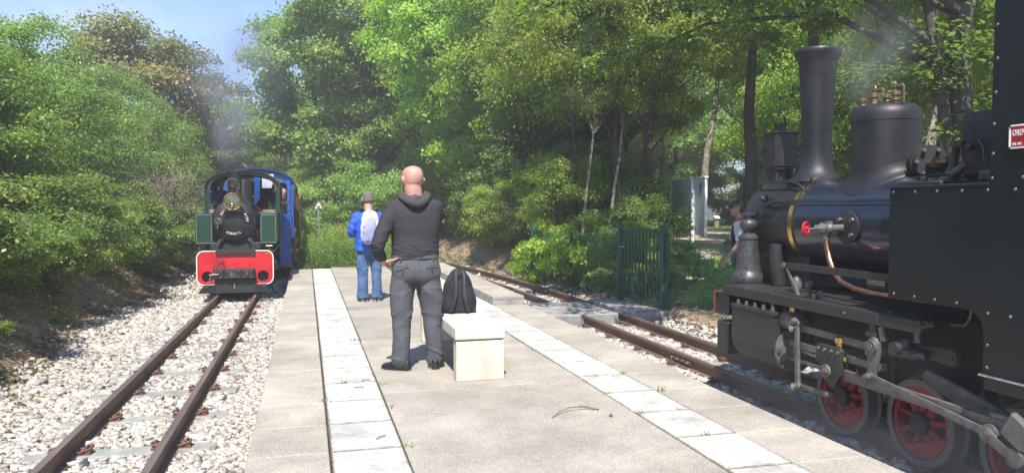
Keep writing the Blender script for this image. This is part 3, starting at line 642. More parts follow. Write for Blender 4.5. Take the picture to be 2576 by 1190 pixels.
def skeleton(name, H, tr, base_z, Cn, n_limb=26, lean=(0,0), multi=1, twigs=True, wob=.12):
    g = G(); stems = []
    for m_ in range(multi):
        a = 6.28*m_/multi + .5; pts = []; k = 9
        ox = math.cos(a)*tr*1.2 if multi > 1 else 0; oy = math.sin(a)*tr*1.2 if multi > 1 else 0
        for i in range(k):
            t = i/(k-1); sp = (H*.16*t if multi > 1 else 0)
            pts.append(Vector((ox+math.cos(a)*sp+lean[0]*t*H+random.uniform(-1,1)*wob*t*1.5, oy+math.sin(a)*sp+lean[1]*t*H+random.uniform(-1,1)*wob*t*1.5, -.35+t*(H*.88+.35))))
        rr = [tr*(1.35 if i == 0 else 1.08 if i == 1 else 1-.86*i/(k-1)) for i in range(k)]
        g.sweep(pts, rr, 9); stems.append((pts, rr))
    sel = random.sample(range(len(Cn)), min(n_limb, len(Cn))); ends = []
    for s in sel:
        c = Vector(Cn[s]); pts, rr = random.choice(stems)
        zt = max(base_z*.7, c.z-(.35+.5*random.random())*math.hypot(c.x-pts[0].x, c.y-pts[0].y)-.3); j = min(range(len(pts)), key=lambda q: abs(pts[q].z-zt)); j = min(max(j,1), len(pts)-2)
        p = pts[j]; m1 = p.lerp(c,.4)+Vector((random.uniform(-.2,.2),random.uniform(-.2,.2),random.uniform(-.1,.35)))*min(1,(c-p).length*.3); m2 = p.lerp(c,.75)+Vector((random.uniform(-.2,.2),random.uniform(-.2,.2),.15))*min(1,(c-p).length*.3)
        r0 = min(rr[j]*.5, .02+.022*(c-p).length); g.sweep([p,m1,m2,c],[r0,r0*.7,r0*.45,r0*.15],6); ends.append(m2); ends.append(m1)
    if twigs:
        for i, c in enumerate(Cn):
            if i in sel or not ends: continue
            c = Vector(c); e = min(ends, key=lambda q: (q-c).length)
            if (e-c).length < 3: g.sweep([e, e.lerp(c,.5)+Vector((0,0,.08)), c], [.018,.012,.004], 4)
    return g.mesh(name, 60)
TRN = {}
def plant(cat_name, crown, trunk, lm, bm_, label, cat, loc, rz, s, group=None, crown_name='crown', trunk_name='trunk'):
    if isinstance(s, (int,float)): s = (s,s,s)
    T = thing(cat_name, label, cat, loc, rz, group); T.scale = s
    for nm, me, m in ((crown_name, crown, lm), (trunk_name, trunk, bm_)):
        if me is None: continue
        o = bpy.data.objects.new(nm, me); C.objects.link(o); o.parent = T
        if len(me.materials) == 0: me.materials.append(M[m])
        if me.materials[0] != M[m]: o.material_slots[0].link = 'OBJECT'; o.material_slots[0].material = M[m]
    return T
# templates
def T_shrub(n=150, per=490, H=4.6, rx=1.9, ry=2.2, size=.035):
    Cn = shell(n, (0,0,H*.42), rx, ry, H*.56, .25, .6, .13); rad = rng.uniform(.32,.62,len(Cn))
    return foliage('shrub_foliage', Cn, rad, per, size, .75, .5, .8, .85), skeleton('shrub_stems', H*.85, .05, .3, Cn, 22, multi=5)
def T_tree(n, per, H, base, rx, size, flat=.65, lump=.22, tr=.2, inner=.55, multi=1, lean=(0,0), rad=(.55,1.05), **k):
    Cn = shell(n, (lean[0]*H*.7,lean[1]*H*.7,(H+base)/2), rx, rx, (H-base)/2, base, inner, lump); rd = rng.uniform(*rad,len(Cn))
    return foliage('crown', Cn, rd, per, size, flat, .5, .8, .85, **k), skeleton('trunk', H, tr, base, Cn, 26, lean, multi)
shrubs = [T_shrub(), T_shrub(150, 490)]
maples = [T_tree(120, 620, 11, 2.6, 3.9, .085, tr=.22, multi=3, lump=.25), T_tree(120, 620, 11.5, 2.2, 4.0, .085, tr=.2)]
chest = [T_tree(75, 620, 8.8, 1.5, 3.0, .085, flat=.7, tr=.2, rad=(.6,1.15))]
woods = [T_tree(130, 560, 10.5, 2.4, 3.3, .055, tr=.14, flat=.6, inner=.3), T_tree(120, 560, 10, 3.4, 3.2, .055, tr=.13, flat=.6, inner=.3, lean=(.05,.02))]
bushes = [T_tree(60, 480, 2.4, .05, 1.25, .035, tr=.03, rad=(.25,.5), multi=4), T_tree(70, 430, 2.9, .1, 1.3, .04, tr=.03, rad=(.3,.5), multi=5)]
herbs = T_tree(26, 260, .75, -.05, .75, .035, tr=.008, rad=(.14,.28), multi=3, flat=.5, inner=.1)
def gz(x, y): return float(hgt(x, y))
# hedge along the left track
hz = [(-6.40,2.6,4.5,'cut by the left edge of the frame'),(-6.55,5.0,5.1,'leftmost, its bright tips near the frame edge'),(-6.15,7.3,3.8,'low and sunlit, the brightest of the left hedge'),(-7.10,8.6,5.2,'behind the low bright one'),(-6.40,10.6,4.4,'over the bare bank'),(-7.00,12.4,5.2,'tall, under the reddish chestnut crown'),(-6.00,13.8,4.5,'halfway to the green engine'),(-6.90,16.0,5.3,'tall, seen against the reddish crown'),(-5.95,17.2,4.5,'left of the dead twigs'),(-6.60,20.0,5.2,'behind the dead twigs'),(-5.80,22.5,4.5,'right behind the cab of the green engine'),(-6.10,26.0,5.1,'beyond the green engine'),(-5.70,30.0,5.1,'far left beside the blue carriage'),(-5.50,34.5,5.1,'farthest of the left hedge')]
for i, (x,y,h,l) in enumerate(hz):
    c, t = shrubs[i % 2]
    plant('hedge_shrub', c, t, 'lf_bright' if i == 2 else 'lf_hedge', 'twig', 'dense green shrub '+l, 'shrub', (x,y,gz(x,y)-.15), i*1.9, (1.0,1.0,h/4.6), 'tall shrubs along the left track', 'foliage', 'stems')  # third shrub takes the lighter leaves, its sunlit look is colour
low = [(-4.10,4.4,0.72),(-4.15,6.2,0.77),(-4.05,8.0,0.58),(-4.10,9.8,0.72),(-3.90,11.6,0.67),(-3.95,13.2,0.77),(-3.75,15.0,0.72),(-3.65,17.0,0.77),(-3.55,19.2,0.82),(-3.45,21.5,0.77)]
for i,(x,y,s) in enumerate(low):
    plant('low_bush', bushes[i%2][0], bushes[i%2][1], 'lf_hedge', 'twig', 'low shaded bush at the foot of the left hedge, %s' % ['at the frame edge','second from the frame edge','above the bare earth','above the weeds on the bank','beyond the weeds','where the bank narrows','on the narrow bank','nearest the engine, shaded','left of the red beam','behind the engine'][i], 'bush', (x,y,gz(x,y)-.1), i*2.3, (s,s*1.15,s*.8), 'low bushes under the left hedge', 'foliage', 'stems')
# trees: (name, template, leaf, bark, label, x, y, scale)
def TT(v, z):  # helper kept for reading: world point at bearing v and depth z
    lat = (v-1288)/1934*z; return (z*.2588+lat*.9659, z*.9659-lat*.2588)
trees = [
 ('chestnut_tree',chest[0],'lf_chest','bark','horse chestnut with browning crown, tallest above the left hedge',-7.3,34,(1.0,1.0,.90)),
 ('chestnut_tree',chest[0],'lf_chest','bark','horse chestnut with browning crown, second from the left above the hedge',-5.4,35.8,(.9,.9,.86)),
 ('chestnut_tree',chest[0],'lf_chest','bark','horse chestnut with browning crown, lower, left of the engine smoke',-4.6,42,(.85,.85,.68)),
 ('chestnut_tree',chest[0],'lf_chest','bark','small browning chestnut in the sky gap above the green engine',-4.2,55,(.9,.9,.62)),
 ('maple_tree',maples[0],'lf_maple','bark','big spreading maple with several trunks behind the tall grass',1.6,34.0,(1.06,1.0,1.02)),
 ('maple_tree',maples[1],'lf_maple','bark','tall maple behind the two standing men',4.0,31.5,(1.0,1.0,1.02)),
 ('field_maple',maples[1],'lf_bright','bark','bright green tree right of the bald man, top beyond the frame',5.4,25.2,(.8,.8,.86)),
 ('field_maple',maples[0],'lf_bright','bark','bright green tree over the far curve of the right track',6.9,22.6,(.75,.75,.86)),
 ('field_maple',woods[0],'lf_wood','bark','yellow green tree at the edge of the wood above the overgrown fence end',7.8,20.2,(.95,.95,1.0)),
 ('hornbeam_tree',woods[1],'lf_wood','bark','slim leaning tree behind the far fence panel',6.9,16.2,(.72,.72,.85)),
 ('hornbeam_tree',woods[0],'lf_wood','bark','slim tree behind the gate, its crown over the grey board',8.9,20.6,(.6,.6,.95)),
 ('hornbeam_tree',woods[1],'lf_wood','bark','dark trunked tree just left of the grey board',8.6,21.5,(.8,.8,.95)),
 ('hornbeam_tree',woods[0],'lf_wood','bark','tree beyond the path with its crown above the sunglassed walker',16.8,24.5,(.95,.95,1.0)),
 ('hornbeam_tree',woods[1],'lf_wood','bark','tree on the right of the path behind the lantern of the black engine',15.6,16.4,(.9,.9,1.0)),
 ('hornbeam_tree',woods[0],'lf_wood','bark','tree behind the tall black chimney',13.4,11.8,(.85,.85,1.0)),
 ('hornbeam_tree',woods[1],'lf_wood','bark','tree behind the dome of the black engine',15.5,13.0,(1.,1.,1.1)),
 ('hornbeam_tree',woods[0],'lf_wood','bark','tree in the dark wood behind the cab of the black engine',14.5,8.5,(1.,1.,1.0)),
 ('hornbeam_tree',woods[1],'lf_wood','bark','tree in the dark wood at the right, behind the thick trunk',18.5,11.0,(1.,1.,1.1)),
]
bk = [(-1.6,47.5,.62,'low and dark between the chestnuts and the big maple'),(-3.9,64,.5,'far off in the sky gap over the blue carriage'),(.6,50,.85,'behind the left half of the big maple'),(3.9,48,1.15,'behind the big maple'),(7.6,43.5,1.2,'behind the tall maple'),(10.6,38.5,1.2,'behind the bright trees, left'),(13.6,36.0,1.15,'behind the bright trees, right'),(18,44.5,1.1,'at the back of the lawn, left'),(23.5,46,1.1,'at the back of the lawn behind the marker stake'),(29,42,1.1,'at the back of the lawn, right'),(24.5,29.5,1.15,'in the far wood behind the chimney'),(27,24.5,1.15,'in the far wood behind the dome'),(27,18,1.15,'in the far wood behind the cab'),(20,23,1.05,'in the mid wood behind the lantern'),(17,52,1.3,'farthest, closing the view over the lawn'),(33,52,1.3,'farthest right over the lawn'),(9,55,1.35,'farthest behind the middle of the wood'),(30,60,1.3,'in the last row, right of the lawn'),(22,62,1.3,'in the last row, behind the lawn'),(40,46,1.3,'in the last row, far right'),(36,32,1.2,'in the last row behind the black dome'),(38,22,1.2,'in the last row behind the black cab'),(14,64,1.3,'in the last row, left of the lawn')]
for i,(x,y,s,l) in enumerate(bk):
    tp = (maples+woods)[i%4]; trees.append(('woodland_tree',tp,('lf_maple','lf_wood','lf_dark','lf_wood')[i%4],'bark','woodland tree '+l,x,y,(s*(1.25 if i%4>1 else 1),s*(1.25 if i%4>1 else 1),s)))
GR = {'chestnut_tree':'browning chestnuts beyond the hedge','maple_tree':'maples beyond the platform end','field_maple':'bright trees along the right track','hornbeam_tree':'trees of the shady wood','woodland_tree':'background trees'}
for i,(nm,tp,lm,bm_,lab,x,y,s) in enumerate(trees):
    plant(nm, tp[0], tp[1], lm, bm_, lab, 'tree', (x,y,gz(x,y)-.1), i*2.4, s, GR[nm])
# understory
bu = [(4.6,30,1.2,0),(3.2,36,1.2,1),(1.5,40,1.3,0),(-.6,41,1.1,1),(-2.2,40,1.3,0),(5.3,26.5,1.1,1),(5.6,23.6,1.0,0),(5.2,21.0,.75,1),(5.6,18.9,.7,0),(6.3,21.5,1.2,1),(6.6,19.0,1.1,0),(7.3,24,1.5,1),(8.2,22.8,1.5,0),(5.9,16.9,.8,1),(6.5,14.9,.75,0),(7.0,18.2,1.0,1),(6.1,13.1,.55,0),(6.2,14.3,.4,1),(6.0,12.3,.28,0),(9.4,29.5,1.3,1),(8.2,26.2,1.0,0),(11.5,30,1.2,1),(6.6,27.5,1.6,0),(8.7,29,1.7,1),
      (13.5,13.9,1.0,0),(11.2,10.0,.9,1),(10.5,7.0,.9,0),(12.6,6.0,1.1,1),(15,10.5,1.2,0),(17,14.5,1.3,1),(15.6,18.2,1.,0),(9.0,5.6,.8,1),(6.4,8.4,.30,0),(6.2,6.6,.30,1),(6.5,9.9,.32,0),(.9,35.5,.8,0),(-2.5,47,1.5,1),(-.5,50,1.6,0)] + [(12+3.1*j, 55-.62*j, 1.9, j%2) for j in range(13)] + [(33+.3*j, 44-3.0*j, 1.9, j%2) for j in range(9)]
where = ['behind the tall maple trunk','behind the big maple trunks','left of the big maple trunks','behind the warning sign','behind the blue train','at the far bend of the right track','on the bank of the far right track','low on the cutting right of the bald man','low on the cutting nearest the fence end','behind the cutting','behind the overgrown fence end','in the wood behind the curve','under the bright tree','behind the far fence post','behind the far fence panel','between the slim trunks','close behind the middle fence post','close behind the fence left of the gate','low behind the gate','left of the grey board','behind the gate bars, far','deep in the wood left of the board','under the bright trees, far','under the bright trees, farthest','behind the chimney foot','right of the path behind the chimney','behind the black dome','behind the black cab','in the dark wood behind the dome','deep in the dark wood','beside the path bend','behind the black tank','low at the fence behind the jack','low at the fence behind the boiler','low under the grey board','clipped, under the warning sign','dark, under the sky gap','dark, far behind the carriage'] + ['big, closing the far side of the lawn'] * 13 + ['big, closing the right side of the park'] * 9
for i,((x,y,s,k),l) in enumerate(zip(bu,where)):
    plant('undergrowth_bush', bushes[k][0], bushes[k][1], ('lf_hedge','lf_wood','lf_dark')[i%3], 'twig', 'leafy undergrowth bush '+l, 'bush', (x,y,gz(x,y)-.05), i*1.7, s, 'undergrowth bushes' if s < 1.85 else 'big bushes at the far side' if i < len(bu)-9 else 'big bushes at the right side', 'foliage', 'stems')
# bright creeper on the fence end and herbs along the fence, on the banks; sun and shade are in the leaf colours
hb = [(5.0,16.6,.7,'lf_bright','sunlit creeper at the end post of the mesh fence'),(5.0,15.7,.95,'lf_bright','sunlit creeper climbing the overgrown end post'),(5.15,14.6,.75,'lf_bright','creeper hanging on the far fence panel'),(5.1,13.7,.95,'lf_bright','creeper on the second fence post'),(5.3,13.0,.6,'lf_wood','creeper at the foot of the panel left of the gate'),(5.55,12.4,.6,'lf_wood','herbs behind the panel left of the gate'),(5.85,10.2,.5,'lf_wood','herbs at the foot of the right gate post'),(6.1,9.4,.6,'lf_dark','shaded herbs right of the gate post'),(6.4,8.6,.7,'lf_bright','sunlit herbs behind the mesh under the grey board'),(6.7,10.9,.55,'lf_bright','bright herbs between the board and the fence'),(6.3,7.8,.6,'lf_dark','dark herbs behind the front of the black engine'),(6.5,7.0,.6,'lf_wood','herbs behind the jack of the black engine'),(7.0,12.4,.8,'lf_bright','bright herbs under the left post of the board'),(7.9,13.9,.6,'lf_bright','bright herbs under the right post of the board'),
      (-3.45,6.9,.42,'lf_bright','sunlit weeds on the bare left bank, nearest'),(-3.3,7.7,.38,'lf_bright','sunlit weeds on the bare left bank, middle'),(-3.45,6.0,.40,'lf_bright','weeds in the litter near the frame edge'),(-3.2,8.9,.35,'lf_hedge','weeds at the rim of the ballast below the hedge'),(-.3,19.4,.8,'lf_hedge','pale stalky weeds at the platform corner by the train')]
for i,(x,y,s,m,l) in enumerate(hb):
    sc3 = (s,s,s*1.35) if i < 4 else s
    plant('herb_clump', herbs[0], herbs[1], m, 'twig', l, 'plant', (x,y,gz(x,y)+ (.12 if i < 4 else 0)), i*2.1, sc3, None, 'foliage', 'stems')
# overhanging foreground maple on the right: trunk by the dome, boughs reaching left above the track
def overhang():
    T = thing('maple_tree', 'near maple with thick mottled trunk behind the black cab, dark boughs hanging over the crossing', 'tree', (8.0,7.9,0))
    bases = [((0,0,4.0),(-1.6,-.4,4.9),(-3.2,-.5,5.1),(-4.6,-.3,4.9)),((0,0,3.8),(-1.4,.1,4.7),(-2.6,.2,4.7),(-3.7,.4,4.4)),((0,0,4.2),(-1.5,.6,5.0),(-3.0,.9,5.1),(-4.4,.7,4.7)),((0,0,3.2),(-2.0,.5,4.6),(-3.6,1.2,4.7),(-4.9,1.6,4.05)),((0,0,3.8),(-1.6,1.5,5.2),(-3.0,2.6,5.2),(-4.3,3.3,4.6)),((0,0,4.2),(-1.5,-.3,5.8),(-3.0,0.3,6.0),(-4.2,.7,5.6)),((0,0,3.0),(-.8,1.6,4.2),(-1.9,3.0,4.3),(-3.0,4.2,3.8)),((0,0,5.),(.5,1.6,6.),(0,3.2,6.2),(-1,4.6,5.8)),((0,0,4.6),(-1.8,.6,6.4),(-3.4,1.6,6.8),(-5,2.4,6.6)),((0,0,3.6),(1.2,1,5),(2,2.2,5.4),(2.6,3.4,5.2)),((0,0,5.6),(-1.5,2.2,6.6),(-2.8,3.6,6.9),(-4,5,6.6)),((0,0,2.6),(.3,1.3,3.3),(.4,2.6,3.4),(.2,3.7,3.0))]  # first three boughs added out of view to shade the crossing
    g = G(); g.sweep([(0,0,-.3),(0,0,.25),(.02,0,1.5),(-.05,.03,3.),(0,.1,5),(.1,.2,7.5),(.1,.2,10)],[.24,.17,.14,.13,.11,.08,.04],12)
    g.sweep([(-.05,0,1.6),(-.25,.1,2.8),(-.5,.15,4.2),(-.9,.3,7)],[.08,.075,.06,.03],9)
    Cn = []
    for b in bases:
        g.sweep(b,[.055,.045,.03,.010],7)
        for t in np.linspace(.3,1,13):
            i = min(int(t*3),2); u = t*3-i; p = Vector(b[i]).lerp(Vector(b[i+1]),u)
            for _ in range(2): 
                c = p+Vector((random.gauss(0,.35),random.gauss(0,.35),random.uniform(-.35,.25))); Cn.append(c); g.sweep([p,p.lerp(c,.6)+Vector((0,0,.04)),c],[.012,.008,.003],4)
    g.put('trunk','bark',T,60)
    for _ in range(30): Cn.append(Vector((random.gauss(-.1,.45),random.gauss(.3,.5),random.uniform(1.6,4.6))))
    Cn = np.array([tuple(c) for c in Cn]); me = foliage('crown', Cn, rng.uniform(.28,.52,len(Cn)), 105, .05, .5, 1.1, .1, .5, wide=1.5)
    link('crown', me, 'lf_dark', T)  # shaded undersides are put into the darker leaf colour
overhang()
# explicit bare trunks in the wood on the right, each with a small high crown
hi = T_tree(42, 520, 11.5, 6.6, 1.7, .055, tr=.16, inner=.3, rad=(.5,.9))
ex = [(9.6,15.3,1.1,'bark','dark upright trunk left of the tall chimney top'),(8.7,11.9,.95,'bark','dark upright trunk rising behind the chimney rim'),(12.7,17.4,1.0,'bark','forked trunk against the blue gap right of the chimney rim'),(9.1,9.6,.72,'bark_pale','slender pale mottled trunk right of the dome'),(9.6,9.5,.5,'bark_pale','thinner pale trunk touching the mottled one'),(10.4,9.3,.8,'bark','dark trunk above the sand box'),(5.45,15.1,.28,'bark_pale','thin pale stem behind the second fence post'),(6.3,15.8,.32,'bark_pale','pale forked stem behind the panel left of the gate'),(6.2,17.2,.4,'bark','dark stem among the pale stems'),(8.1,17.4,1.0,'bark','thick dark trunk seen just above the gate'),(14.0,26.0,1.1,'bark_pale','leaning pale trunk right of the grey board'),(19.5,31.,1.0,'bark','dark trunk on the lawn behind the walker'),(17.6,36,1.0,'bark','dark trunk at the back of the lawn')]
for i,(x,y,s,bm_,l) in enumerate(ex):
    T = plant('slim_tree', hi[0], hi[1], 'lf_wood' if i%2 else 'lf_dark', bm_, l, 'tree', (x,y,gz(x,y)-.1), i*1.3, (s,s,1.0 if s > .7 else .5 if s < .45 else .8), 'slim trunks in the wood')
    if i in (6,7,8): T.rotation_euler = (R((0,5,-4)[i-6]), R((6,8,-5)[i-6]), i)
    if i == 10: T.rotation_euler = (0, R(9), 0)
# dead twiggy bush beside the green engine
def deadbush():
    g = G()
    for i in range(230):
        x = random.gauss(0,.55); z = random.uniform(0,1.9); p = Vector((x*.5,random.gauss(0,.4),z*.6)); d = Vector((random.gauss(0,.5),random.gauss(0,.4),random.uniform(-.1,.7)))
        g.sweep([p,p+d*.5+Vector((0,0,random.uniform(-.05,.15))),p+d+Vector((0,0,-.1))],[.011,.007,.003],4)
    o = g.put('dead_bush','twig',None,0,loc=(-3.15,20.2,1.0)); tag(o,'tangle of bare brown twigs left of the green engine cab','bush')
deadbush()
# tall grass stand at the end of the platform
def tallgrass():
    T = thing('tall_weeds', 'stand of tall feathery green weeds at the far end of the platform', 'weeds', (.95,20.4,-.15)); T['kind'] = 'stuff'
    n = 1700; x = rng.normal(0,1,n)*.62; y = rng.uniform(-1.7,2.2,n); h = (1.12-.42*np.abs((x-.15)/1.3)**1.5)*rng.uniform(.62,1.08,n); k = (x > -.95) & (x < 1.45) & (h > .2); x,y,h = x[k],y[k],h[k]; n=len(x)
    lx = rng.normal(0,.09,n); ly = rng.normal(0,.09,n); P=[];Nn=[];Tt=[]
    for j in range(26):
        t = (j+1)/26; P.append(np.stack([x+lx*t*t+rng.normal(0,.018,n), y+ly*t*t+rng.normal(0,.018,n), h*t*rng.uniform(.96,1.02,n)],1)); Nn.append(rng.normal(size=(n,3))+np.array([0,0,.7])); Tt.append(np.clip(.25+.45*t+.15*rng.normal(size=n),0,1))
    V,F,A = leaves(np.concatenate(P),np.concatenate(Nn),.042,np.concatenate(Tt),.42)
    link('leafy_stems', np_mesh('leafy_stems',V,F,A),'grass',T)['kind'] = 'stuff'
    n=420; P = np.stack([rng.normal(-.1,.16,n),rng.uniform(-1,.6,n),rng.uniform(.95,1.25,n)-.15],1); P[:160,2]-=.33; P[:160,0]+=.1
    V,F,A = leaves(P, rng.normal(size=(n,3)), .02, rng.uniform(0,1,n), 1.2); link('yellow_flowers', np_mesh('yellow_flowers',V,F,A),'flower',T)['kind'] = 'stuff'
tallgrass()
# lawn blades and ground cover beyond the fence
def cover(name, n, x0,x1,y0,y1, keep, size, m, zo=0.):
    X = rng.uniform(x0,x1,n); Y = rng.uniform(y0,y1,n); k = keep(X,Y); X=X[k];Y=Y[k];n=len(X); P = np.stack([X,Y,hgt(X,Y)+zo+rng.uniform(0,.12,n)*(1+.0*X)],1)
    Nn = rng.normal(size=(n,3))+np.array([0,0,1.2]); V,F,A = leaves(P,Nn,size,rng.uniform(0,1,n),.8); tag(link(name,np_mesh(name,V,F,A),m),kind='stuff')
cover('ground_cover', 60000, 4.9, 9.5, 3, 30, lambda x,y: (x > xr(y)+1.5) & (x < pathx(y)-.1+.3*rng.normal(size=x.shape)) & ~((y>10)&(y<12)&(x<5.4)), .032, 'lf_wood')
cover('ground_cover', 52000, -5.8, -3.1, 3, 30, lambda x,y: rng.uniform(size=x.shape) < np.clip((-3.25+.25*np.sin(y*1.7)-x)*1.4,0,1), .032, 'lf_hedge', .03)
cover('grass_cover', 30000, 8, 32, 14, 50, lambda x,y: (x > pathx(y)+6.3) | (y > 38), .06, 'grass')
for i,(x,y,s_,l) in enumerate([(.2,30.8,1.35,'in the shade left of the maple trunks'),(1.9,31.2,1.3,'in front of the big maple trunks'),(3.3,29.0,1.35,'between the big and the tall maple'),(4.9,29.4,1.4,'in front of the tall maple trunk'),(4.6,44,2.1,'tall, closing the gap behind the blue jacket'),(2.0,44.5,2.1,'tall, closing the gap behind the warning sign'),(7.0,41,2.1,'tall, closing the gap behind the bald head')]):
    plant('shade_bush', bushes[i%2][0], bushes[i%2][1], 'lf_maple', 'twig', 'green bush '+l, 'bush', (x,y,gz(x,y)-.05), i*1.9, s_, 'bushes under the maples', 'foliage', 'stems')
cover('grass_cover', 9000, -3, 6, 22, 50, lambda x,y: (np.abs(x-xr(y)) > .9) & (np.abs(x-xl(y)) > 1.0), .05, 'grass')
# ================================================================ black engine on the right track
BK = thing('steam_engine', 'large black steam engine with tall chimney and red spoked wheels standing at right', 'steam engine', (4.15, 4.4, -.1))
BO = Vector((-4.15, -4.4, .1))
def put(g, name, m, parent=BK, off=BO, smooth=35.): return g.put(name, m, parent, smooth, loc=off if parent in (BK,) else None)
class LG(G):
    pass
def bk(g, name, m, smooth=35.):     # world coordinates, parented to the engine
    return g.put(name, m, BK, smooth, loc=BO)
def sub(g, name, m, parent, smooth=35.): return g.put(name, m, parent, smooth)
CX_ = 4.15; BZ = 1.31
# boiler and smokebox
b = bk(G().lathe([(.02,3.0),(.365,3.0),(.365,5.46)], (CX_,0,BZ), (0,1,0), 56), 'boiler', 'blueblk')
sub(G().lathe([(.366,5.40),(.378,5.40),(.378,5.452),(.366,5.452)], (CX_,0,BZ), (0,1,0), 56, False), 'brass_band', 'brass', b)
sub(G().lathe([(.366,4.02),(.375,4.02),(.375,4.06),(.366,4.06)], (CX_,0,BZ), (0,1,0), 56, False), 'brass_band', 'brass', b)
sm = bk(G().lathe([(.02,5.46),(.372,5.46),(.372,6.10),(.345,6.13),(.345,6.145),(.30,6.16),(.22,6.21),(.1,6.25),(.01,6.26)], (CX_,0,BZ), (0,1,0), 56), 'smokebox', 'black')
g = G().b2(3.86,4.44,5.30,6.06,.78,1.06,.02); sub(g, 'saddle', 'blackmat', sm)
g = G(); [g.sph((3.781+0*y, y, 1.33), .008, 8, 6) for y in (5.62,5.76,5.92)]; sub(g, 'rivet', 'black', sm)
g = G(); g.sweep([(3.80,5.62,1.14),(3.79,5.62,1.05),(3.82,5.62,.80)], [.055,.06,.06], 12); sub(g, 'steam_pipe', 'blackmat', sm)
sub(G().b2(3.82,3.86,5.70,5.98,1.02,1.33,.01), 'side_plate', 'blackmat', sm)
# top handrail on smokebox, side rail along boiler
def onb(y, a, r=.372): return (CX_ - math.sin(R(a))*r, y, BZ + math.cos(R(a))*r)
g = G(); g.sweep([onb(6.05,38,.37),onb(6.05,37,.41),onb(5.98,36,.43),onb(5.58,36,.43),onb(5.46,40,.42),onb(5.40,43,.37)], .011, 8); bk(g, 'handrail', 'black')
g = G(); g.sweep([onb(5.82,58,.40),onb(5.76,56,.43),onb(5.70,60,.425)] + [onb(y,63,.405) for y in (5.55,5.2,4.6,4.0)], .012, 8)
g.sweep([onb(5.82,66,.37),onb(5.72,68,.42),onb(5.60,64,.42),onb(5.52,62,.40)], .014, 8); g.cyl(onb(5.80,60,.37), onb(5.83,60,.44), .02, n=8); g.cyl(onb(5.78,60,.385), onb(5.84,60,.40), .028, n=6); bk(g, 'side_pipe', 'black')
g = G(); g.cyl(onb(3.95,63,.37), onb(3.95,63,.40), .01); bk(g,'side_bracket','black')
# chimney
prof = [(.20,1.62),(.235,1.655),(.23,1.675),(.185,1.70),(.150,1.745),(.130,1.80),(.120,1.88),(.118,1.96),(.125,2.15),(.136,2.4),(.148,2.62),(.156,2.66),(.178,2.70),(.187,2.725),(.188,2.745),(.180,2.757),(.150,2.76),(.128,2.75),(.12,2.5),(.11,2.0)]
ch = bk(G().lathe(prof, (CX_,5.60,0), n=48, cap=False), 'chimney', 'black', 50)
def saddlepad(cx, cyy, rx, ry, z_off, m, nm, ring=10, N_=40, thick=.02):
    g = G(); rr = []
    for f, t in ((.2,thick),(.7,thick),(.93,thick),(.99,thick*.6),(1.,0),(1.,-.01)):
        r_ = []
        for i in range(N_):
            a = 2*math.pi*i/N_; dx = math.cos(a)*rx*f; dy = math.sin(a)*ry*f; r_.append((cx+dx, cyy+dy, BZ + math.sqrt(max(.372**2-dx*dx, .001)) + t + z_off))
        rr.append(r_)
    g.rings(rr, True); return bk(g, nm, m)
sp_ = saddlepad(CX_, 5.60, .22, .27, 0, 'black', 'chimney_flange')
g = G(); [g.cyl((CX_-.165, y, 1.63),(CX_-.18,y,1.685),.012,n=6) for y in (5.42,5.62,5.80)]; sub(g, 'flange_bolt', 'black', sp_)
# dome with flared skirt
dm = [(.2415,1.5),(.2415,1.72),(.240,2.0),(.240,2.07),(.243,2.072),(.242,2.12),(.230,2.165),(.19,2.192),(.12,2.205),(.01,2.21)]
do = bk(G().lathe(dm, (CX_,4.80,0), n=56, cap=False), 'dome', 'black', 50)
g = G(); rr = []
for r_, h_ in ((.240,.105),(.243,.070),(.250,.042),(.262,.022),(.278,.010),(.29,.005),(.295,-.01)):
    rr.append([(CX_+math.cos(a_)*min(r_,.30), 4.80+math.sin(a_)*r_*(1+.22*(r_-.24)/.055*max(0,math.sin(a_))+.1*(r_-.24)/.065), BZ+math.sqrt(.372**2-min(abs(math.cos(a_)*r_),.30)**2)+h_) for a_ in [2*math.pi*i/56 for i in range(56)]])
g.rings(rr, False); bk(g, 'dome_skirt', 'black', 60)
g = G()
for y, h, r_, m in ((4.985,.075,.024,'bronze'),(4.87,.10,.031,'bronze'),(4.735,.07,.024,'bronze'),(4.65,.085,.029,'bronze')):
    G().lathe([(r_*.7,2.16),(r_*.7,2.205),(r_,2.215),(r_*.85,2.22),(r_*.85,2.18+h*.7),(r_*1.15,2.185+h*.75),(r_*1.15,2.19+h),(r_*.9,2.195+h),(.01,2.195+h)], (CX_-.05,y,0), n=16).put('safety_valve', m, do)
for y in (4.86,4.66):
    G().sweep([(CX_-.05,y,2.28),(CX_-.05,y,2.315),(CX_-.05,y-.075,2.315),(CX_-.05,y-.085,2.30),(CX_-.05,y-.085,2.19)],.008,6).put('valve_lever','bronze',do)
    G().lathe([(.012,2.31),(.008,2.325),(.010,2.33),(.003,2.35)],(CX_-.05,y,0),n=8).put('valve_finial','brass',do)
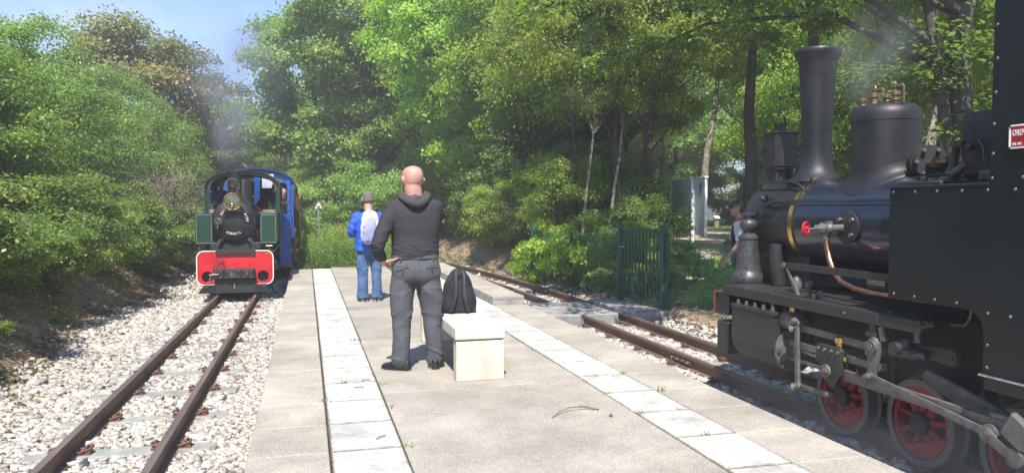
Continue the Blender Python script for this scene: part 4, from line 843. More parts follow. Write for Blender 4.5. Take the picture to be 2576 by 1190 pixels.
# regulator flange behind dome
rg = bk(G().cyl((4.22,4.62,1.755),(4.16,4.42,1.755),.085,n=24).cyl((4.16,4.42,1.755),(4.135,4.37,1.755),.118,n=28).cyl((4.135,4.37,1.755),(4.11,4.325,1.755),.108,n=28), 'regulator_valve', 'blackmat')
for a in range(0,360,60): G().cyl((4.115+.09*math.cos(R(a))*.87, 4.335-.09*math.cos(R(a))*.48, 1.755+.09*math.sin(R(a))),(4.09+.09*math.cos(R(a))*.87, 4.30-.09*math.cos(R(a))*.48, 1.755+.09*math.sin(R(a))),.014,n=6).put('bolt','gear',rg)
G().cyl((4.11,4.32,1.745),(4.06,4.23,1.745),.036,n=6).cyl((4.06,4.23,1.745),(4.04,4.12,1.747),.012,n=8).put('gland','bronze',rg)
g = G(); g.cyl((4.05,4.08,1.715),(3.98,3.2,1.735),.024,n=10); bk(g,'regulator_rod','black')
g = G(); g.sweep([(3.86,4.00,1.60),(3.88,3.92,1.65),(3.90,3.83,1.71)],[.026,.024,.022],12); bk(g,'pipe_elbow','gear')
bk(G().box((4.16,3.55,1.83),(.42,.80,.42),None,.08,4), 'sand_box', 'black'); bk(G().box((4.16,3.45,2.045),(.34,.50,.025),None,.01,2), 'sand_box_lid', 'black')
g = G(); g.sweep([(3.96,3.98,1.62),(3.96,3.98,1.74),(3.95,3.96,1.83),(3.95,3.90,1.835)],[.022,.022,.026,.024],8); g.cyl((3.98,3.93,1.82),(3.90,3.80,1.815),.017,n=10); g.sph((3.905,3.81,1.815),.027,12,8); bk(g,'oil_pump','blackmat')
g = G(); g.sweep([(3.95,3.80,1.86),(3.93,3.74,1.80),(3.93,3.73,1.72)],.006,5); bk(g,'bracket_strip','gear')
g = G(); g.sweep([(3.70,3.93,1.58),(3.70,3.93,1.625),(3.70,3.91,1.64),(3.70,3.76,1.64),(3.70,3.74,1.625),(3.70,3.74,1.58)],.008,8); bk(g,'tank_handle','black')
g = G().b2(3.80,3.96,3.40,3.66,1.60,1.66,.015); bk(g,'lubricator','gear')
# side tank and cab side: one big riveted sheet with rounded lower corner
ol = [(3.885,1.565),(3.885,.905)] + [(3.42,.905)] + [(3.42-.0,.905)] + arc(3.32,.79,.115,90,180,8)[::1] + [(3.205,.585),(1.2,.585),(1.2,3.25),(3.175,3.25),(3.19,1.572)]
ol = [(3.885,1.565),(3.885,.905),(3.32,.905)] + [(3.205+.115*(1-math.sin(R(a))), .79+.115*math.cos(R(a))) for a in range(0,91,11)] + [(3.205,.585),(1.2,.585),(1.2,3.25),(3.175,3.25),(3.19,1.572)]
g = G(); g.poly([ol], .012, 'YZ', 3.402, .002); tk = bk(g, 'side_sheet', 'tankblk', 20)
G().b2(3.41,3.72,1.2,3.88,.91,1.555,.01).put('tank_body','tankblk',tk)
g = G(); g.lathe([(.016,3.885),(.016,3.89)],(0,0,0),n=4) if False else None
G().b2(3.402,3.43,3.878,3.892,.905,1.562).put('tank_corner_bead','blackmat',tk)
G().b2(3.39,3.72,3.19,3.90,1.563,1.575,.003).put('tank_top','black',tk)
G().box((3.60,3.78,1.585),(.20,.34,.03),None,.01).put('filler_lid','black',tk)
rv = bmesh.new(); bmesh.ops.create_uvsphere(rv, u_segments=12, v_segments=6, radius=.0092); rvm = bpy.data.meshes.new('rivet'); rv.to_mesh(rvm); rv.free(); rvm.shade_smooth(); rvm.materials.append(M['rivet'])
for y, z in [(3.86,1.535),(3.69,1.535),(3.53,1.535),(3.36,1.535),(3.20,1.535),(3.04,1.535),(2.86,1.535),(3.84,.93),(3.68,.93),(3.53,.93),(3.38,.93),(3.18,.90),(3.05,.90),(2.88,.90),(3.18,.735),(3.18,.62),
             (3.165,2.37),(3.16,2.20),(3.165,2.03),(3.17,1.87),(3.172,1.72),(3.175,1.595),(3.0,1.595),(2.84,1.595),(3.165,2.54),(3.165,2.71)]:
    link('rivet', rvm, None, tk, (3.396,y,z), scale=(.7,1,1))
G().b2(3.375,3.45,1.2,3.215,.572,.584,.002).put('step_edge','steel',tk); G().b2(3.40,3.43,1.2,3.20,.50,.572,.003).put('lower_valance','blackmat',tk)
# works plate
PL = G(); PL.poly([rrect(2.60,3.075,1.735,1.853,.012)], .006, 'YZ', 3.392, .001); pl = PL.put('works_plate','valvered',tk)
g = G(); g.poly([rrect(2.60,3.075,1.735,1.853,.012), rrect(2.608,3.067,1.743,1.845,.010)], .006, 'YZ', 3.388, .001); g.put('plate_rim','white',pl)
for y,z in ((3.066,1.846),(3.066,1.742)): link('rivet', rvm, None, pl, (3.387,y,z), scale=(.6,.8,.8))
def side_text(body, y, z, size, parent, sx=1., align='LEFT'):  # reads towards -Y seen from -X
    mt = Matrix(((0,0,-1,3.386),(-1,0,0,y),(0,1,0,z),(0,0,0,1))); return text(body, size, 'white', parent, mt, 'lettering', .001, align, sx)
side_text('ORENSTEIN', 3.055, 1.812, .044, pl, .62); side_text('NR 743', 3.055, 1.757, .02, pl, .8)
# cab: front plate, roof and back, so that it holds from other sides too
g = G().b2(3.42,4.88,3.165,3.177,1.58,3.25); bk(g,'cab_front','tankblk',0)
g = G(); g.rings([[(CX_+math.sin(R(a))*.95, yy, 2.52+math.cos(R(a))*.85+t) for t in (0,) for a in range(-58,59,8)]+[(CX_+math.sin(R(a))*.95, yy, 2.49+math.cos(R(a))*.85) for a in range(58,-59,-8)] for yy in (3.3,1.1)]); bk(g,'cab_roof','black')
g = G(); g.poly([[(4.898-0,0)]*0 + [(3.885,1.565),(3.885,.905),(3.205,.905),(3.205,.585),(1.2,.585),(1.2,3.25),(3.175,3.25),(3.19,1.572)]], .012, 'YZ', 4.898); bk(g,'side_sheet','tankblk',20)
bk(G().b2(4.58,4.89,1.2,3.88,.91,1.555,.01),'tank_body','tankblk')
# frame, running board
bk(G().b2(3.97,3.99,1.2,5.98,.15,.80).b2(4.31,4.33,1.2,5.98,.15,.80).b2(3.99,4.31,2.9,3.0,.2,.7).b2(3.99,4.31,5.3,5.9,.35,.72),'main_frame','blackmat',0)
rb_ = bk(G().b2(3.44,3.97,3.62,5.83,.772,.790,.003),'running_board','blackmat',0)
G().b2(3.425,3.445,3.66,5.84,.712,.786,.003).put('valance','blackmat',rb_)
G().b2(3.42,3.43,4.0,4.55,.716,.776,.002).put('strap_plate','blackmat',rb_)
link('rivet', rvm, None, rb_, (3.418,4.30,.75)); link('rivet', rvm, None, rb_, (3.50,3.98,.795))
g = G(); g.cyl((3.5,4.78,.79),(3.5,4.78,.90),.014,n=8); g.cyl((3.48,4.76,.895),(3.52,4.80,.895),.022,n=8); g.cyl((3.53,4.70,.79),(3.53,4.70,.82),.03,n=10); g.cyl((3.53,4.70,.82),(3.53,4.70,.85),.018,n=6); g.put('lubricator_stand','blackmat',rb_)
g = G(); g.sph((3.62,5.10,.845),.05,14,10,(.8,.8,1.5)); g.put('oil_pot','gear',rb_)
g = G(); g.b2(3.46,3.475,3.95,5.05,.985,1.035,.003); bk(g,'side_bar','blackmat',0)
g = G(); g.sweep([(3.468,5.0,.99),(3.468,4.86,.80)],.013,4); bk(g,'bar_strut','gear')
g = G(); g.cyl((3.45,5.035,1.01),(3.48,5.035,1.01),.022,n=12); bk(g,'bar_pin','gear')
bk(G().b2(4.33,4.86,3.62,5.83,.772,.790,.003),'running_board','blackmat',0)
# buffer beam
bb = bk(G().b2(3.44,4.86,5.985,6.0,.53,.715,.003).b2(3.44,4.86,5.80,5.985,.70,.715,.002).b2(3.44,4.86,5.80,5.985,.53,.545,.002).b2(3.45,3.465,5.78,5.985,.545,.70),'buffer_beam','blackmat',0)
G().b2(3.435,4.865,6.0,6.006,.525,.72,.002).put('beam_face','wheelred',bb,0)
g = G().b2(3.44,3.62,5.78,5.96,.20,.47,.01); bk(g,'guard_box','blackmat',0)
g = G(); g.sweep([(3.47,5.9,.47),(3.45,5.92,.50),(3.45,5.88,.515),(3.46,5.84,.50)],.008,6); bk(g,'hook','steel')
# screw jack on the running board
jk = thing('screw_jack', 'cast iron bottle jack standing on the front running board of the black engine', 'jack', (3.72,5.93,.79))
g = G(); g.lathe([(.135,0),(.142,.015),(.140,.06),(.118,.085),(.105,.12),(.082,.34),(.078,.372),(.085,.378),(.085,.40),(.06,.425),(.05,.43),(.04,.435)], n=36, cap=True); g.put('jack_body','castiron',jk,40)
g = G(); g.lathe([(.045,.43),(.045,.445),(.062,.46),(.075,.49),(.073,.525),(.055,.545),(.045,.55),(.045,.575),(.06,.58),(.062,.605),(.045,.61),(.01,.61)], n=28); g.put('jack_head','castiron',jk,40)
for a in (200, 290, 20, 110): G().cyl((math.cos(R(a))*.066,math.sin(R(a))*.066,.507),(math.cos(R(a))*.078,math.sin(R(a))*.078,.507),.017,n=14).put('bar_socket','strap',jk)
dx, dy = -.86, -.5
for s_ in (1,):
    a = R(225)
    def jp(u, v, r_): q = Vector((math.cos(a),math.sin(a),0)); t = Vector((-math.sin(a),math.cos(a),0)); return q*r_ + t*u + Vector((0,0,v))
    g = G(); ring = []
    pts = [(math.cos(R(t_))*.026, .135+.02*math.sin(R(t_))) for t_ in range(180,361,20)] + [(math.cos(R(t_))*.020, .28+.02*math.sin(R(t_))) for t_ in range(0,181,20)]
    o_ = [jp(u, v, .1065-(v-.12)*.105) for u,v in pts]; i_ = [jp(u*1., v, .095-(v-.12)*.105) for u,v in pts]
    g.rings([o_, [p*.999 for p in o_]]); g.put('slot','strap',jk,0)
    for k in range(8):
        g = G(); z = .15+k*.014; r_ = .1105-(z-.12)*.105; g.sweep([jp(-.014,z,r_-.008),jp(-.007,z,r_),jp(.007,z,r_),jp(.014,z,r_-.008)],.0042,6); g.put('screw_thread','gear',jk)
G().box((-.098,-.098,.075),(.022,.022,.07),(0,0,R(45)),.004).put('lug','gear',jk)
# cylinder block
cyb = bk(G().b2(3.40,3.76,5.07,5.655,.36,.625,.004), 'steam_chest', 'blackmat')
g = G(); g.lathe([(.02,5.085),(.185,5.085),(.185,5.65),(.02,5.65)],(3.588,0,.385),(0,1,0),40); bk(g,'cylinder','blackmat')
G().b2(3.392,3.77,5.055,5.665,.625,.655,.003).put('chest_lid','blackmat',cyb)
for i in range(5):
    for x in (3.43, 3.72): G().cyl((x,5.12+i*.12,.655),(x,5.12+i*.12,.675),.019,n=6).cyl((x,5.12+i*.12,.675),(x,5.12+i*.12,.692),.013,n=10).put('stud_nut','gear',cyb)
for i in range(2): G().cyl((3.52+i*.1,5.09,.655),(3.52+i*.1,5.09,.68),.019,n=6).put('stud_nut','gear',cyb)
g = G(); g.cyl((3.50,5.22,.655),(3.50,5.22,.70),.02,n=6); g.cyl((3.50,5.22,.70),(3.50,5.22,.74),.012,n=8); g.sweep([(3.50,5.22,.73),(3.50,5.21,.80),(3.50,5.16,.83),(3.50,5.09,.815),(3.50,5.04,.78)],.006,6); g.put('copper_oil_pipe','bronze',cyb)
g = G(); g.lathe([(.16,5.085),(.175,5.075),(.17,5.055),(.13,5.05),(.10,5.03),(.06,5.03),(.05,5.0),(.04,4.97),(.01,4.97)],(3.588,0,.36),(0,1,0),36); cc = bk(g,'cylinder_cover','gear')
for a in range(0,360,45): G().cyl((3.588+.15*math.cos(R(a)),5.06,.36+.15*math.sin(R(a))),(3.588+.15*math.cos(R(a)),5.035,.36+.15*math.sin(R(a))),.015,n=6).put('cover_nut','steel',cc)
g = G(); g.lathe([(.06,5.07),(.075,5.06),(.07,4.98),(.05,4.95),(.06,4.94),(.06,4.925),(.025,4.92),(.02,4.86)],(3.52,0,.60),(0,1,0),20); g.box((3.52,4.935,.60),(.15,.02,.075),None,.01); vg = bk(g,'valve_gland','gear')
for dx in (-.055,.055): G().cyl((3.52+dx,4.94,.60),(3.52+dx,4.90,.60),.013,n=6).put('gland_nut','steel',vg)
g = G(); g.lathe([(.028,.64),(.028,.70),(.038,.705),(.038,.73),(.034,.74),(.01,.742)],(3.52,5.0,0),n=18); g.put('oil_cup','brass',vg)
g = G(); g.lathe([(.03,.62),(.03,.655),(.042,.66),(.042,.672),(.02,.675)],(3.60,5.0,0),n=18); g.put('oil_cup_base','gear',vg)
# motion (side rods, valve gear) near side
def rod(nm, p, q, r0, r1, x, t, m='gear', waist=None, parent=BK):
    g = G(); a = math.atan2(q[1]-p[1], q[0]-p[0]); w0 = (waist or min(r0,r1)*.72); d = (math.cos(a), math.sin(a)); n_ = (-d[1], d[0]); Ln = math.hypot(q[0]-p[0], q[1]-p[1])
    def eye(c, r_, sgn): 
        al = math.asin(min(.98,w0/r_)); base = a if sgn > 0 else a+math.pi
        return [(c[0]+r_*math.cos(base+al+(2*math.pi-2*al)*i/16), c[1]+r_*math.sin(base+al+(2*math.pi-2*al)*i/16)) for i in range(17)]
    g.poly([eye(p,r0,1)+eye(q,r1,-1)], t, 'YZ', x, .002); return g.put(nm, m, parent, 35, loc=BO)
def pin(y, z, x, r_, m='gear', h=.03, nm='pin'):
    g = G(); g.cyl((x,y,z),(x-h,y,z),r_,n=18); g.cyl((x-h,y,z),(x-h-.008,y,z),r_*.7,n=18); return g.put(nm,m,BK,35,loc=BO)
rod('combination_lever',(4.835,.605),(4.815,.15),.030,.028,3.44,.022, waist=.020)
pin(4.835,.622,3.43,.024); pin(4.85,.565,3.43,.024,'steel'); pin(4.815,.15,3.43,.024,'steel')
rod('radius_rod',(4.83,.572),(4.03,.555),.028,.040,3.47,.02, waist=.024)
rod('union_link',(4.815,.15),(4.47,.165),.028,.026,3.45,.022, waist=.018); pin(4.47,.17,3.44,.022)
g = G(); g.b2(3.46,3.52,4.02,4.95,.418,.466,.003); bk(g,'guide_bar','gear'); g = G(); g.b2(3.47,3.51,4.02,4.95,.31,.335,.003); bk(g,'lower_guide_bar','gear')
g = G(); g.cyl((3.588,5.0,.37),(3.588,4.4,.37),.024,n=14); bk(g,'piston_rod','steel')
xh = [(4.575,.495),(4.555,.51),(4.335,.508),(4.315,.49),(4.315,.33),(4.345,.30),(4.385,.235),(4.41,.225),(4.44,.245),(4.50,.30),(4.53,.375),(4.575,.385)]
g = G(); g.poly([xh], .03, 'YZ', 3.425, .004); g.poly([[(y,z) for y,z in rrect(4.325,4.57,.29,.505,.02)]], .08, 'YZ', 3.50, .003); xo = bk(g,'crosshead','blackmat')
for y in (4.545,4.48,4.41,4.345): G().cyl((3.41,y,.478),(3.398,y,.478),.014,n=6).put('bolt','gear',xo)
G().b2(3.409,3.411,4.444,4.448,.37,.49).put('oil_groove','strap',xo,0)
g = G(); g.cyl((3.41,4.46,.335),(3.39,4.46,.335),.046,n=24); g.cyl((3.39,4.46,.335),(3.38,4.46,.335),.032,n=6); g.cyl((3.38,4.46,.335),(3.374,4.46,.335),.016,n=12); g.put('crosshead_nut','gear',xo)
g = G(); g.lathe([(.026,.505),(.026,.53),(.036,.535),(.036,.57),(.04,.575),(.03,.58),(.01,.58)],(3.47,4.40,0),n=18); g.put('oil_cup','brass',xo)
g = G(); g.b2(3.42,3.45,4.285,4.312,.43,.46,.003); g.put('brass_block','brass',xo)
rod('connecting_rod',(4.40,.335),(3.02,.32),.045,.088,3.45,.035, waist=.034); pin(4.365,.335,3.43,.02,'gear',.012)
bk(G().b2(3.44,3.475,3.02,3.20,.29,.385,.006).box((3.40,2.99,.335),(.05,.15,.15),(R(30),0,0),.015),'big_end','gear')
g = G(); g.poly([slot((3.72,.44),(3.16,.30),.045,.06)], .03,'YZ',3.56,.004); bk(g,'inner_rod','gear')
rod('eccentric_rod',(4.045,.385),(3.165,.275),.032,.052,3.41,.02, waist=.021); pin(3.165,.275,3.40,.030); pin(4.045,.385,3.40,.022)
rod('return_crank',(3.165,.275),(3.0,.20),.04,.05,3.39,.02)
el = [(4.07,.62),(4.03,.64),(3.985,.60),(3.99,.52),(4.02,.42),(4.02,.36),(4.06,.345),(4.08,.38),(4.075,.46),(4.09,.54)]
g = G(); g.poly([el], .03, 'YZ', 3.43, .003); bk(g,'expansion_link','gear')
g = G(); g.cyl((3.42,4.03,.575),(3.39,4.03,.575),.045,n=24); g.cyl((3.39,4.03,.575),(3.38,4.03,.575),.025,n=16); g.box((3.39,4.05,.55),(.02,.012,.05)); bk(g,'link_trunnion','gear')
bk(G().b2(3.43,3.47,4.03,4.09,.60,.775,.003).b2(3.42,3.47,4.02,4.11,.63,.66,.003),'motion_bracket','blackmat')
g = G(); g.box((3.45,3.985,.66),(.03,.04,.09),(R(-18),0,0),.003); bk(g,'lifting_link','gear')
g = G(); g.cyl((3.47,3.93,.56),(3.47,3.72,.575),.032,n=14).cyl((3.47,3.72,.575),(3.47,3.66,.58),.022,n=14); g.cyl((3.44,3.845,.60),(3.40,3.845,.60),.038,n=20).cyl((3.40,3.845,.60),(3.394,3.845,.60),.02,n=20); g.cyl((3.47,3.82,.61),(3.47,3.82,.66),.03,n=12); bk(g,'reverser_spring_box','blackmat')
g = G(); g.poly([slot((3.80,.60),(3.505,.60),.028,.052)], .03,'YZ',3.52,.004); g.cyl((3.51,3.505,.60),(3.49,3.505,.60),.045,n=20); g.cyl((3.49,3.505,.60),(3.485,3.505,.60),.02,n=20); bk(g,'weigh_shaft_arm','blackmat')
g = G(); g.sweep([(3.47,3.60,.78),(3.45,3.66,.76),(3.44,3.69,.72),(3.44,3.695,.66)],[.02,.022,.022,.022],10); bk(g,'drain_pipe','blackmat')
g = G(); g.sweep([(3.6,3.62,.77),(3.58,3.50,.78),(3.55,3.44,.83),(3.55,3.42,.91)],.008,6); bk(g,'thin_pipe','gear')
g = G(); g.sweep([(3.66,3.34,.9),(3.66,3.33,.4),(3.66,3.32,.05)],.02,10); bk(g,'sand_pipe','blackmat')
# wheels (near side and far side)
def wheel(parent, x, sgn, yc, zc, r=.278, cw=True, ang=200):
    T = bpy.data.objects.new('wheel', G().lathe([(r-.046,-.045),(r-.003,-.045),(r,-.04),(r,.035),(r+.022,.045),(r+.022,.06),(r-.046,.06)], n=64, axis=(1,0,0), cap=False).mesh('tyre', 30)) ; C.objects.link(T); T.data.materials.append(M['tyre']); T.parent = parent; T.location = (x, yc, zc); 
    if sgn < 0: T.rotation_euler = (0,0,math.pi)
    # close the inner wall of the tyre
    g = G(); g.lathe([(r-.078,-.03),(r-.046,-.032),(r-.046,.05),(r-.078,.045),(r-.078,-.03)], n=64, axis=(1,0,0), cap=False); o = g.put('rim','wheelred',T,30)
    g = G(); g.lathe([(.02,-.06),(.066,-.06),(.072,-.05),(.072,.05),(.02,.05)], n=32, axis=(1,0,0)); g.put('hub','blackmat',T,30)
    for i in range(9):
        a = 2*math.pi*i/9+.2; g = G(); g.sweep([(0,math.cos(a)*.06,math.sin(a)*.06),(0,math.cos(a)*(r-.065),math.sin(a)*(r-.065))],[.022,.015],8,flat=1.5); g.put('spoke','wheelred',T,30)
    if cw:
        a0, a1 = R(ang), R(ang+115); ro = r-.06; pts = [(math.cos(a0+(a1-a0)*k/14)*ro, math.sin(a0+(a1-a0)*k/14)*ro) for k in range(15)]
        g = G(); g.poly([pts], .03, 'YZ', -.026, .004); g.put('counterweight','wheelred',T,30)
    return T
for i, y in enumerate((4.73,4.00,3.27,2.54)):
    wheel(BK, 3.79-4.15, 1, y-4.4, .178, ang=(185,190,150,170)[i])
    wheel(BK, 4.51-4.15, -1, y-4.4, .178, ang=(185,190,150,170)[i])
    g = G(); g.cyl((3.8,y,.178),(4.5,y,.178),.04,n=16); bk(g,'axle','blackmat')
g = G(); g.sweep([(3.93,4.34,.62),(3.90,4.0,.60),(3.9,3.6,.52)], .0, 4) if False else None
for y in (4.37,3.64): bk(G().b2(3.86,3.92,y-.015,y+.015,.02,.5,.004),'brake_hanger','blackmat')
# valve, flange and copper pipe on boiler flank
vf = bk(G().lathe([(.12,0),(.12,.016),(.10,.022),(.01,.022)],(3.786,4.735,1.30),(-1,0,0),36),'valve_flange','blackmat')
for a in (40,140,220,320): G().cyl((3.765,4.735+.085*math.cos(R(a)),1.30+.085*math.sin(R(a))),(3.745,4.735+.085*math.cos(R(a)),1.30+.085*math.sin(R(a))),.017,n=6).put('flange_nut','steel',vf)
g = G(); g.cyl((3.77,4.76,1.295),(3.69,4.86,1.29),.028,n=14); g.cyl((3.70,4.84,1.29),(3.665,4.89,1.29),.042,n=8); g.cyl((3.665,4.89,1.29),(3.65,4.92,1.288),.03,n=6); g.sph((3.70,4.83,1.29),.04,14,10); g.cyl((3.70,4.84,1.30),(3.70,4.84,1.345),.03,n=8); g.cyl((3.70,4.85,1.29),(3.695,4.86,1.21),.028,n=12); bv = bk(g,'stop_valve','gear')
g = G(); g.cyl((3.65,4.92,1.288),(3.62,4.98,1.286),.007,n=8); g.put('valve_spindle','steel',bv)
d_ = Vector((-.45,.89,0)).normalized(); cpt = Vector((3.615,4.99,1.286)); g = G(); g.torus(cpt,.045,.0105,d_,28,8); q = d_.to_track_quat('Z','Y')
for k in range(5): a = k*2*math.pi/5; g.sweep([cpt, cpt+q@Vector((math.cos(a)*.043,math.sin(a)*.043,0))],.006,6)
g.sph(cpt,.014,10,8); g.put('hand_wheel','valvered',bv)
g = G(); g.sweep([(3.695,4.86,1.22),(3.695,4.845,1.15),(3.69,4.81,1.06),(3.675,4.74,.98),(3.66,4.64,.92),(3.655,4.5,.885),(3.65,4.3,.872),(3.65,3.85,.87)],.021,14); bk(g,'copper_pipe','copper',50)
# dark ash pan block, stands in for the shade under the boiler
bk(G().b2(3.99,4.31,3.0,4.6,.55,.95),'ash_pan_shade_block','blackmat',0)
# lantern on the smokebox front
ln = bk(G().box((4.15,6.105,1.955),(.24,.19,.30),None,.006),'lantern','black',0)
G().box((4.15,6.105,2.11),(.26,.21,.016),None,.005).put('lantern_ledge','black',ln,0); G().box((4.15,6.105,1.975),(.246,.196,.012),None,.003).put('lantern_ledge','black',ln,0)
G().cyl((4.15,6.130,2.11),(4.15,6.130,2.19),.045,n=20).cyl((4.15,6.130,2.18),(4.15,6.130,2.195),.05,n=20).put('lantern_vent','black',ln)
G().lathe([(.02,6.185),(.135,6.190),(.14,6.220),(.12,6.280),(.05,6.320),(.01,6.325)],(4.15,0,1.95),(0,1,0),32).put('lantern_lens_hood','black',ln)
g = G(); g.sweep([(4.15,6.040,2.13),(4.15,6.040,2.22),(4.15,6.090,2.30),(4.15,6.190,2.31)],.008,6); g.put('lantern_handle','black',ln)
g = G().b2(4.06,4.09,6.040,6.200,1.66,1.80,.004).b2(4.21,4.24,6.040,6.200,1.66,1.80,.004).b2(4.04,4.26,6.020,6.220,1.785,1.80); g.b2(4.11,4.19,6.060,6.140,1.65,1.80,.01); g.put('lantern_bracket','blackmat',ln,0)

# ================================================================ green engine arriving on the left track
GX, GY = -1.175, 14.62; GSH = -.06
GE = thing('steam_engine', 'small green and black steam engine with red buffer beam arriving on the left track', 'steam engine', (GX+GSH,GY,-.13))
GO = Vector((-GX,-GY,.13))
def ge(g, name, m, smooth=35.): return g.put(name, m, GE, smooth, loc=GO)
# buffer beam with white edge and two round holes
bo = rrect(-1.83,-.515,.045,.665,.13,6); bi = rrect(-1.813,-.532,.062,.648,.115,6)
bo = [(x if True else x, z) for x,z in bo]
hl = [circ(-1.645,.20,.098,20), circ(-.70,.20,.098,20)]
yb = 14.60
g = G(); g.poly([bi]+hl, .016, 'XZ', yb, .001); be = ge(g,'buffer_beam','red',0)
g = G(); g.poly([bo,bi], .024, 'XZ', yb, .003); g.put('beam_edging','white',be,0)
g = G().b2(-1.80,-.54,yb+.10,yb+.12,.10,.62); g.put('beam_backing','blackmat',be,0)
def rivets(name, pts, r_, m, parent):
    g = G()
    for p in pts: bmesh.ops.create_icosphere(g.b, subdivisions=1, radius=r_, matrix=Matrix.Translation(p))
    o = g.put(name, m, parent, 0); o['kind'] = 'stuff'; return o
ed = [(-1.845,-y_) for y_ in ()]
rp = [(-1.79,yb-.01,z) for z in np.linspace(.2,.54,4)]+[(-.555,yb-.01,z) for z in np.linspace(.2,.54,4)]+[(x,yb-.01,.635) for x in (-1.73,-1.64,-1.55,-.82,-.72,-.62)]+[(-.94,yb-.01,z) for z in (.35,.40,.44,.48,.56)]+[(-1.40,yb-.01,z) for z in (.35,.41,.46,.56)]+[(-1.49,yb-.01,.55),(-1.49,yb-.01,.44),(-.85,yb-.01,.56),(-.85,yb-.01,.46)]
rivets('beam_rivets', rp, .010, 'red', be)
G().b2(-1.50,-.83,yb-.05,yb+.01,.60,.685,.004).put('beam_step','blackmat',be,0)
G().b2(-.66,-.595,yb-.014,yb-.006,.58,.62,.001).put('brass_plate','brass',be,0)
# coupler block
cp = ge(G().b2(-1.535,-.835,yb-.14,yb-.02,.16,.345,.008),'coupler_block','black')
for x0,x1 in ((-1.52,-1.37),(-1.33,-1.07),(-1.04,-.86)): G().b2(x0,x1,yb-.165,yb-.14,.175,.33,.006).put('coupler_face','blackmat',cp)
for x in (-1.49,-1.41,-1.30,-1.11,-1.02,-.90):
    for z in (.20,.30): G().cyl((x,yb-.165,z),(x,yb-.18,z),.014,n=6).put('coupler_nut','gear',cp)
G().b2(-1.26,-1.15,yb-.19,yb-.165,.235,.255,.003).b2(-1.25,-1.22,yb-.185,yb-.165,.19,.30).b2(-1.26,-1.14,yb-.19,yb-.165,.20,.215,.003).put('coupler_pocket','gear',cp)
g = G(); g.sweep([(-.965,yb-.165,.20),(-.965,yb-.20,.22),(-.965,yb-.20,.29),(-.965,yb-.165,.31)],.010,6); g.put('coupler_handle','steel',cp)
g = G(); g.torus((-1.21,yb-.17,.315),.05,.007,(0,1,0),16,5); g.put('coupler_ring','gear',cp)
g = G(); g.sweep([(-1.52,yb-.12,.26),(-1.535,yb-.10,.36),(-1.51,yb-.08,.45),(-1.45,yb-.06,.52),(-1.385,yb-.06,.52),(-1.36,yb-.05,.46),(-1.38,yb-.05,.38),(-1.43,yb-.08,.33),(-1.47,yb-.15,.29)],.009,6); ge(g,'brake_hose','strap')
g = G(); g.sph((-1.55,yb-.16,.24),.022,8,6); g.sph((-1.50,yb-.19,.25),.02,8,6); g.cyl((-1.60,yb-.16,.245),(-1.44,yb-.19,.255),.012,n=8); g.sweep([(-1.56,yb-.16,.23),(-1.60,yb-.14,.16),(-1.57,yb-.10,.10),(-1.53,yb-.08,.08)],.01,6); ge(g,'hose_coupling','steel')
ge(G().b2(-1.52,-.82,yb-.09,yb+.02,-.09,.15,.004),'pilot_plate','blackmat',0)
for s, x0, x1 in ((-1,-1.80,-1.50),(1,-.84,-.52)):
    g = G(); a = [(x0 if s<0 else x1, -.085),((x1 if s<0 else x0), -.085),((x1 if s<0 else x0), .065),((x0+.12) if s<0 else (x1-.12), .065)]
    g.poly([a], .012, 'XZ', yb-.10, .001); ge(g,'guard_plate','black',0)
    G().cyl(((x0+x1)/2,yb-.11,.03),((x0+x1)/2,yb-.125,.03),.014,n=6).put('guard_bolt','steel',GE,loc=GO)
G().b2(-1.20,-1.17,yb-.11,yb-.09,-.02,.08,.004).put('hanging_link','steel',GE,0,loc=GO)
# frame, wheels
ge(G().b2(-1.56,-1.54,yb+.1,17.6,-.02,.66).b2(-.81,-.79,yb+.1,17.6,-.02,.66).b2(-1.84,-.5,yb+.02,17.6,.62,.65),'main_frame','blackmat',0)
for y in (15.35,16.15,16.95):
    for x, s in ((-1.53,1),(-.83,-1)): 
        T = wheel(GE, x-GX, s, y-GY, .26, .26, True)
ge(G().lathe([(.02,15.0),(.14,15.0),(.14,15.45),(.02,15.45)],(-1.72,0,.30),(0,1,0),20).lathe([(.02,15.0),(.14,15.0),(.14,15.45),(.02,15.45)],(-.63,0,.30),(0,1,0),20),'cylinders','blackmat')
# smokebox, boiler
SX, SZ = -1.20, 1.195
bl = ge(G().lathe([(.02,16.4),(.33,16.4),(.33,15.25),(.345,15.25),(.385,15.22),(.385,14.80),(.36,14.77),(.02,14.77)][::-1],(SX,0,SZ),(0,1,0),48),'boiler','black')
dr = ge(G().lathe([(.345,14.775),(.35,14.75),(.30,14.72),(.29,14.715),(.2,14.68),(.1,14.655),(.01,14.65)],(SX,0,SZ),(0,1,0),48,False),'smokebox_door','black')
def door_text(body, r_, a_mid, step, size, parent, inward=False):
    n = len(body)
    for i, chh in enumerate(body):
        a = a_mid + (i-(n-1)/2)*step*(1 if inward else -1)   # degrees counter-clockwise from +X, seen from the front
        if chh == ' ': continue
        x = SX + r_*math.cos(R(a)); z = SZ + r_*math.sin(R(a)); rot = a-90 if not inward else a+90
        y = 14.69 + (r_-.25)*.35 - .008
        mt = Matrix.Translation((x,y,z)) @ Matrix.Rotation(R(rot),4,'Y').inverted() @ Matrix.Rotation(R(90),4,'X')
        text(chh, size, 'white', parent, mt, 'lettering', .003)
door_text('DECAUVILLE', .235, 108, 9.3, .056, dr)
door_text('AINE', .235, 15, 10, .056, dr)
door_text('STE', .235, 182, 10, .056, dr)
door_text('CORBEIL', .235, 270, 9.3, .056, dr, True)
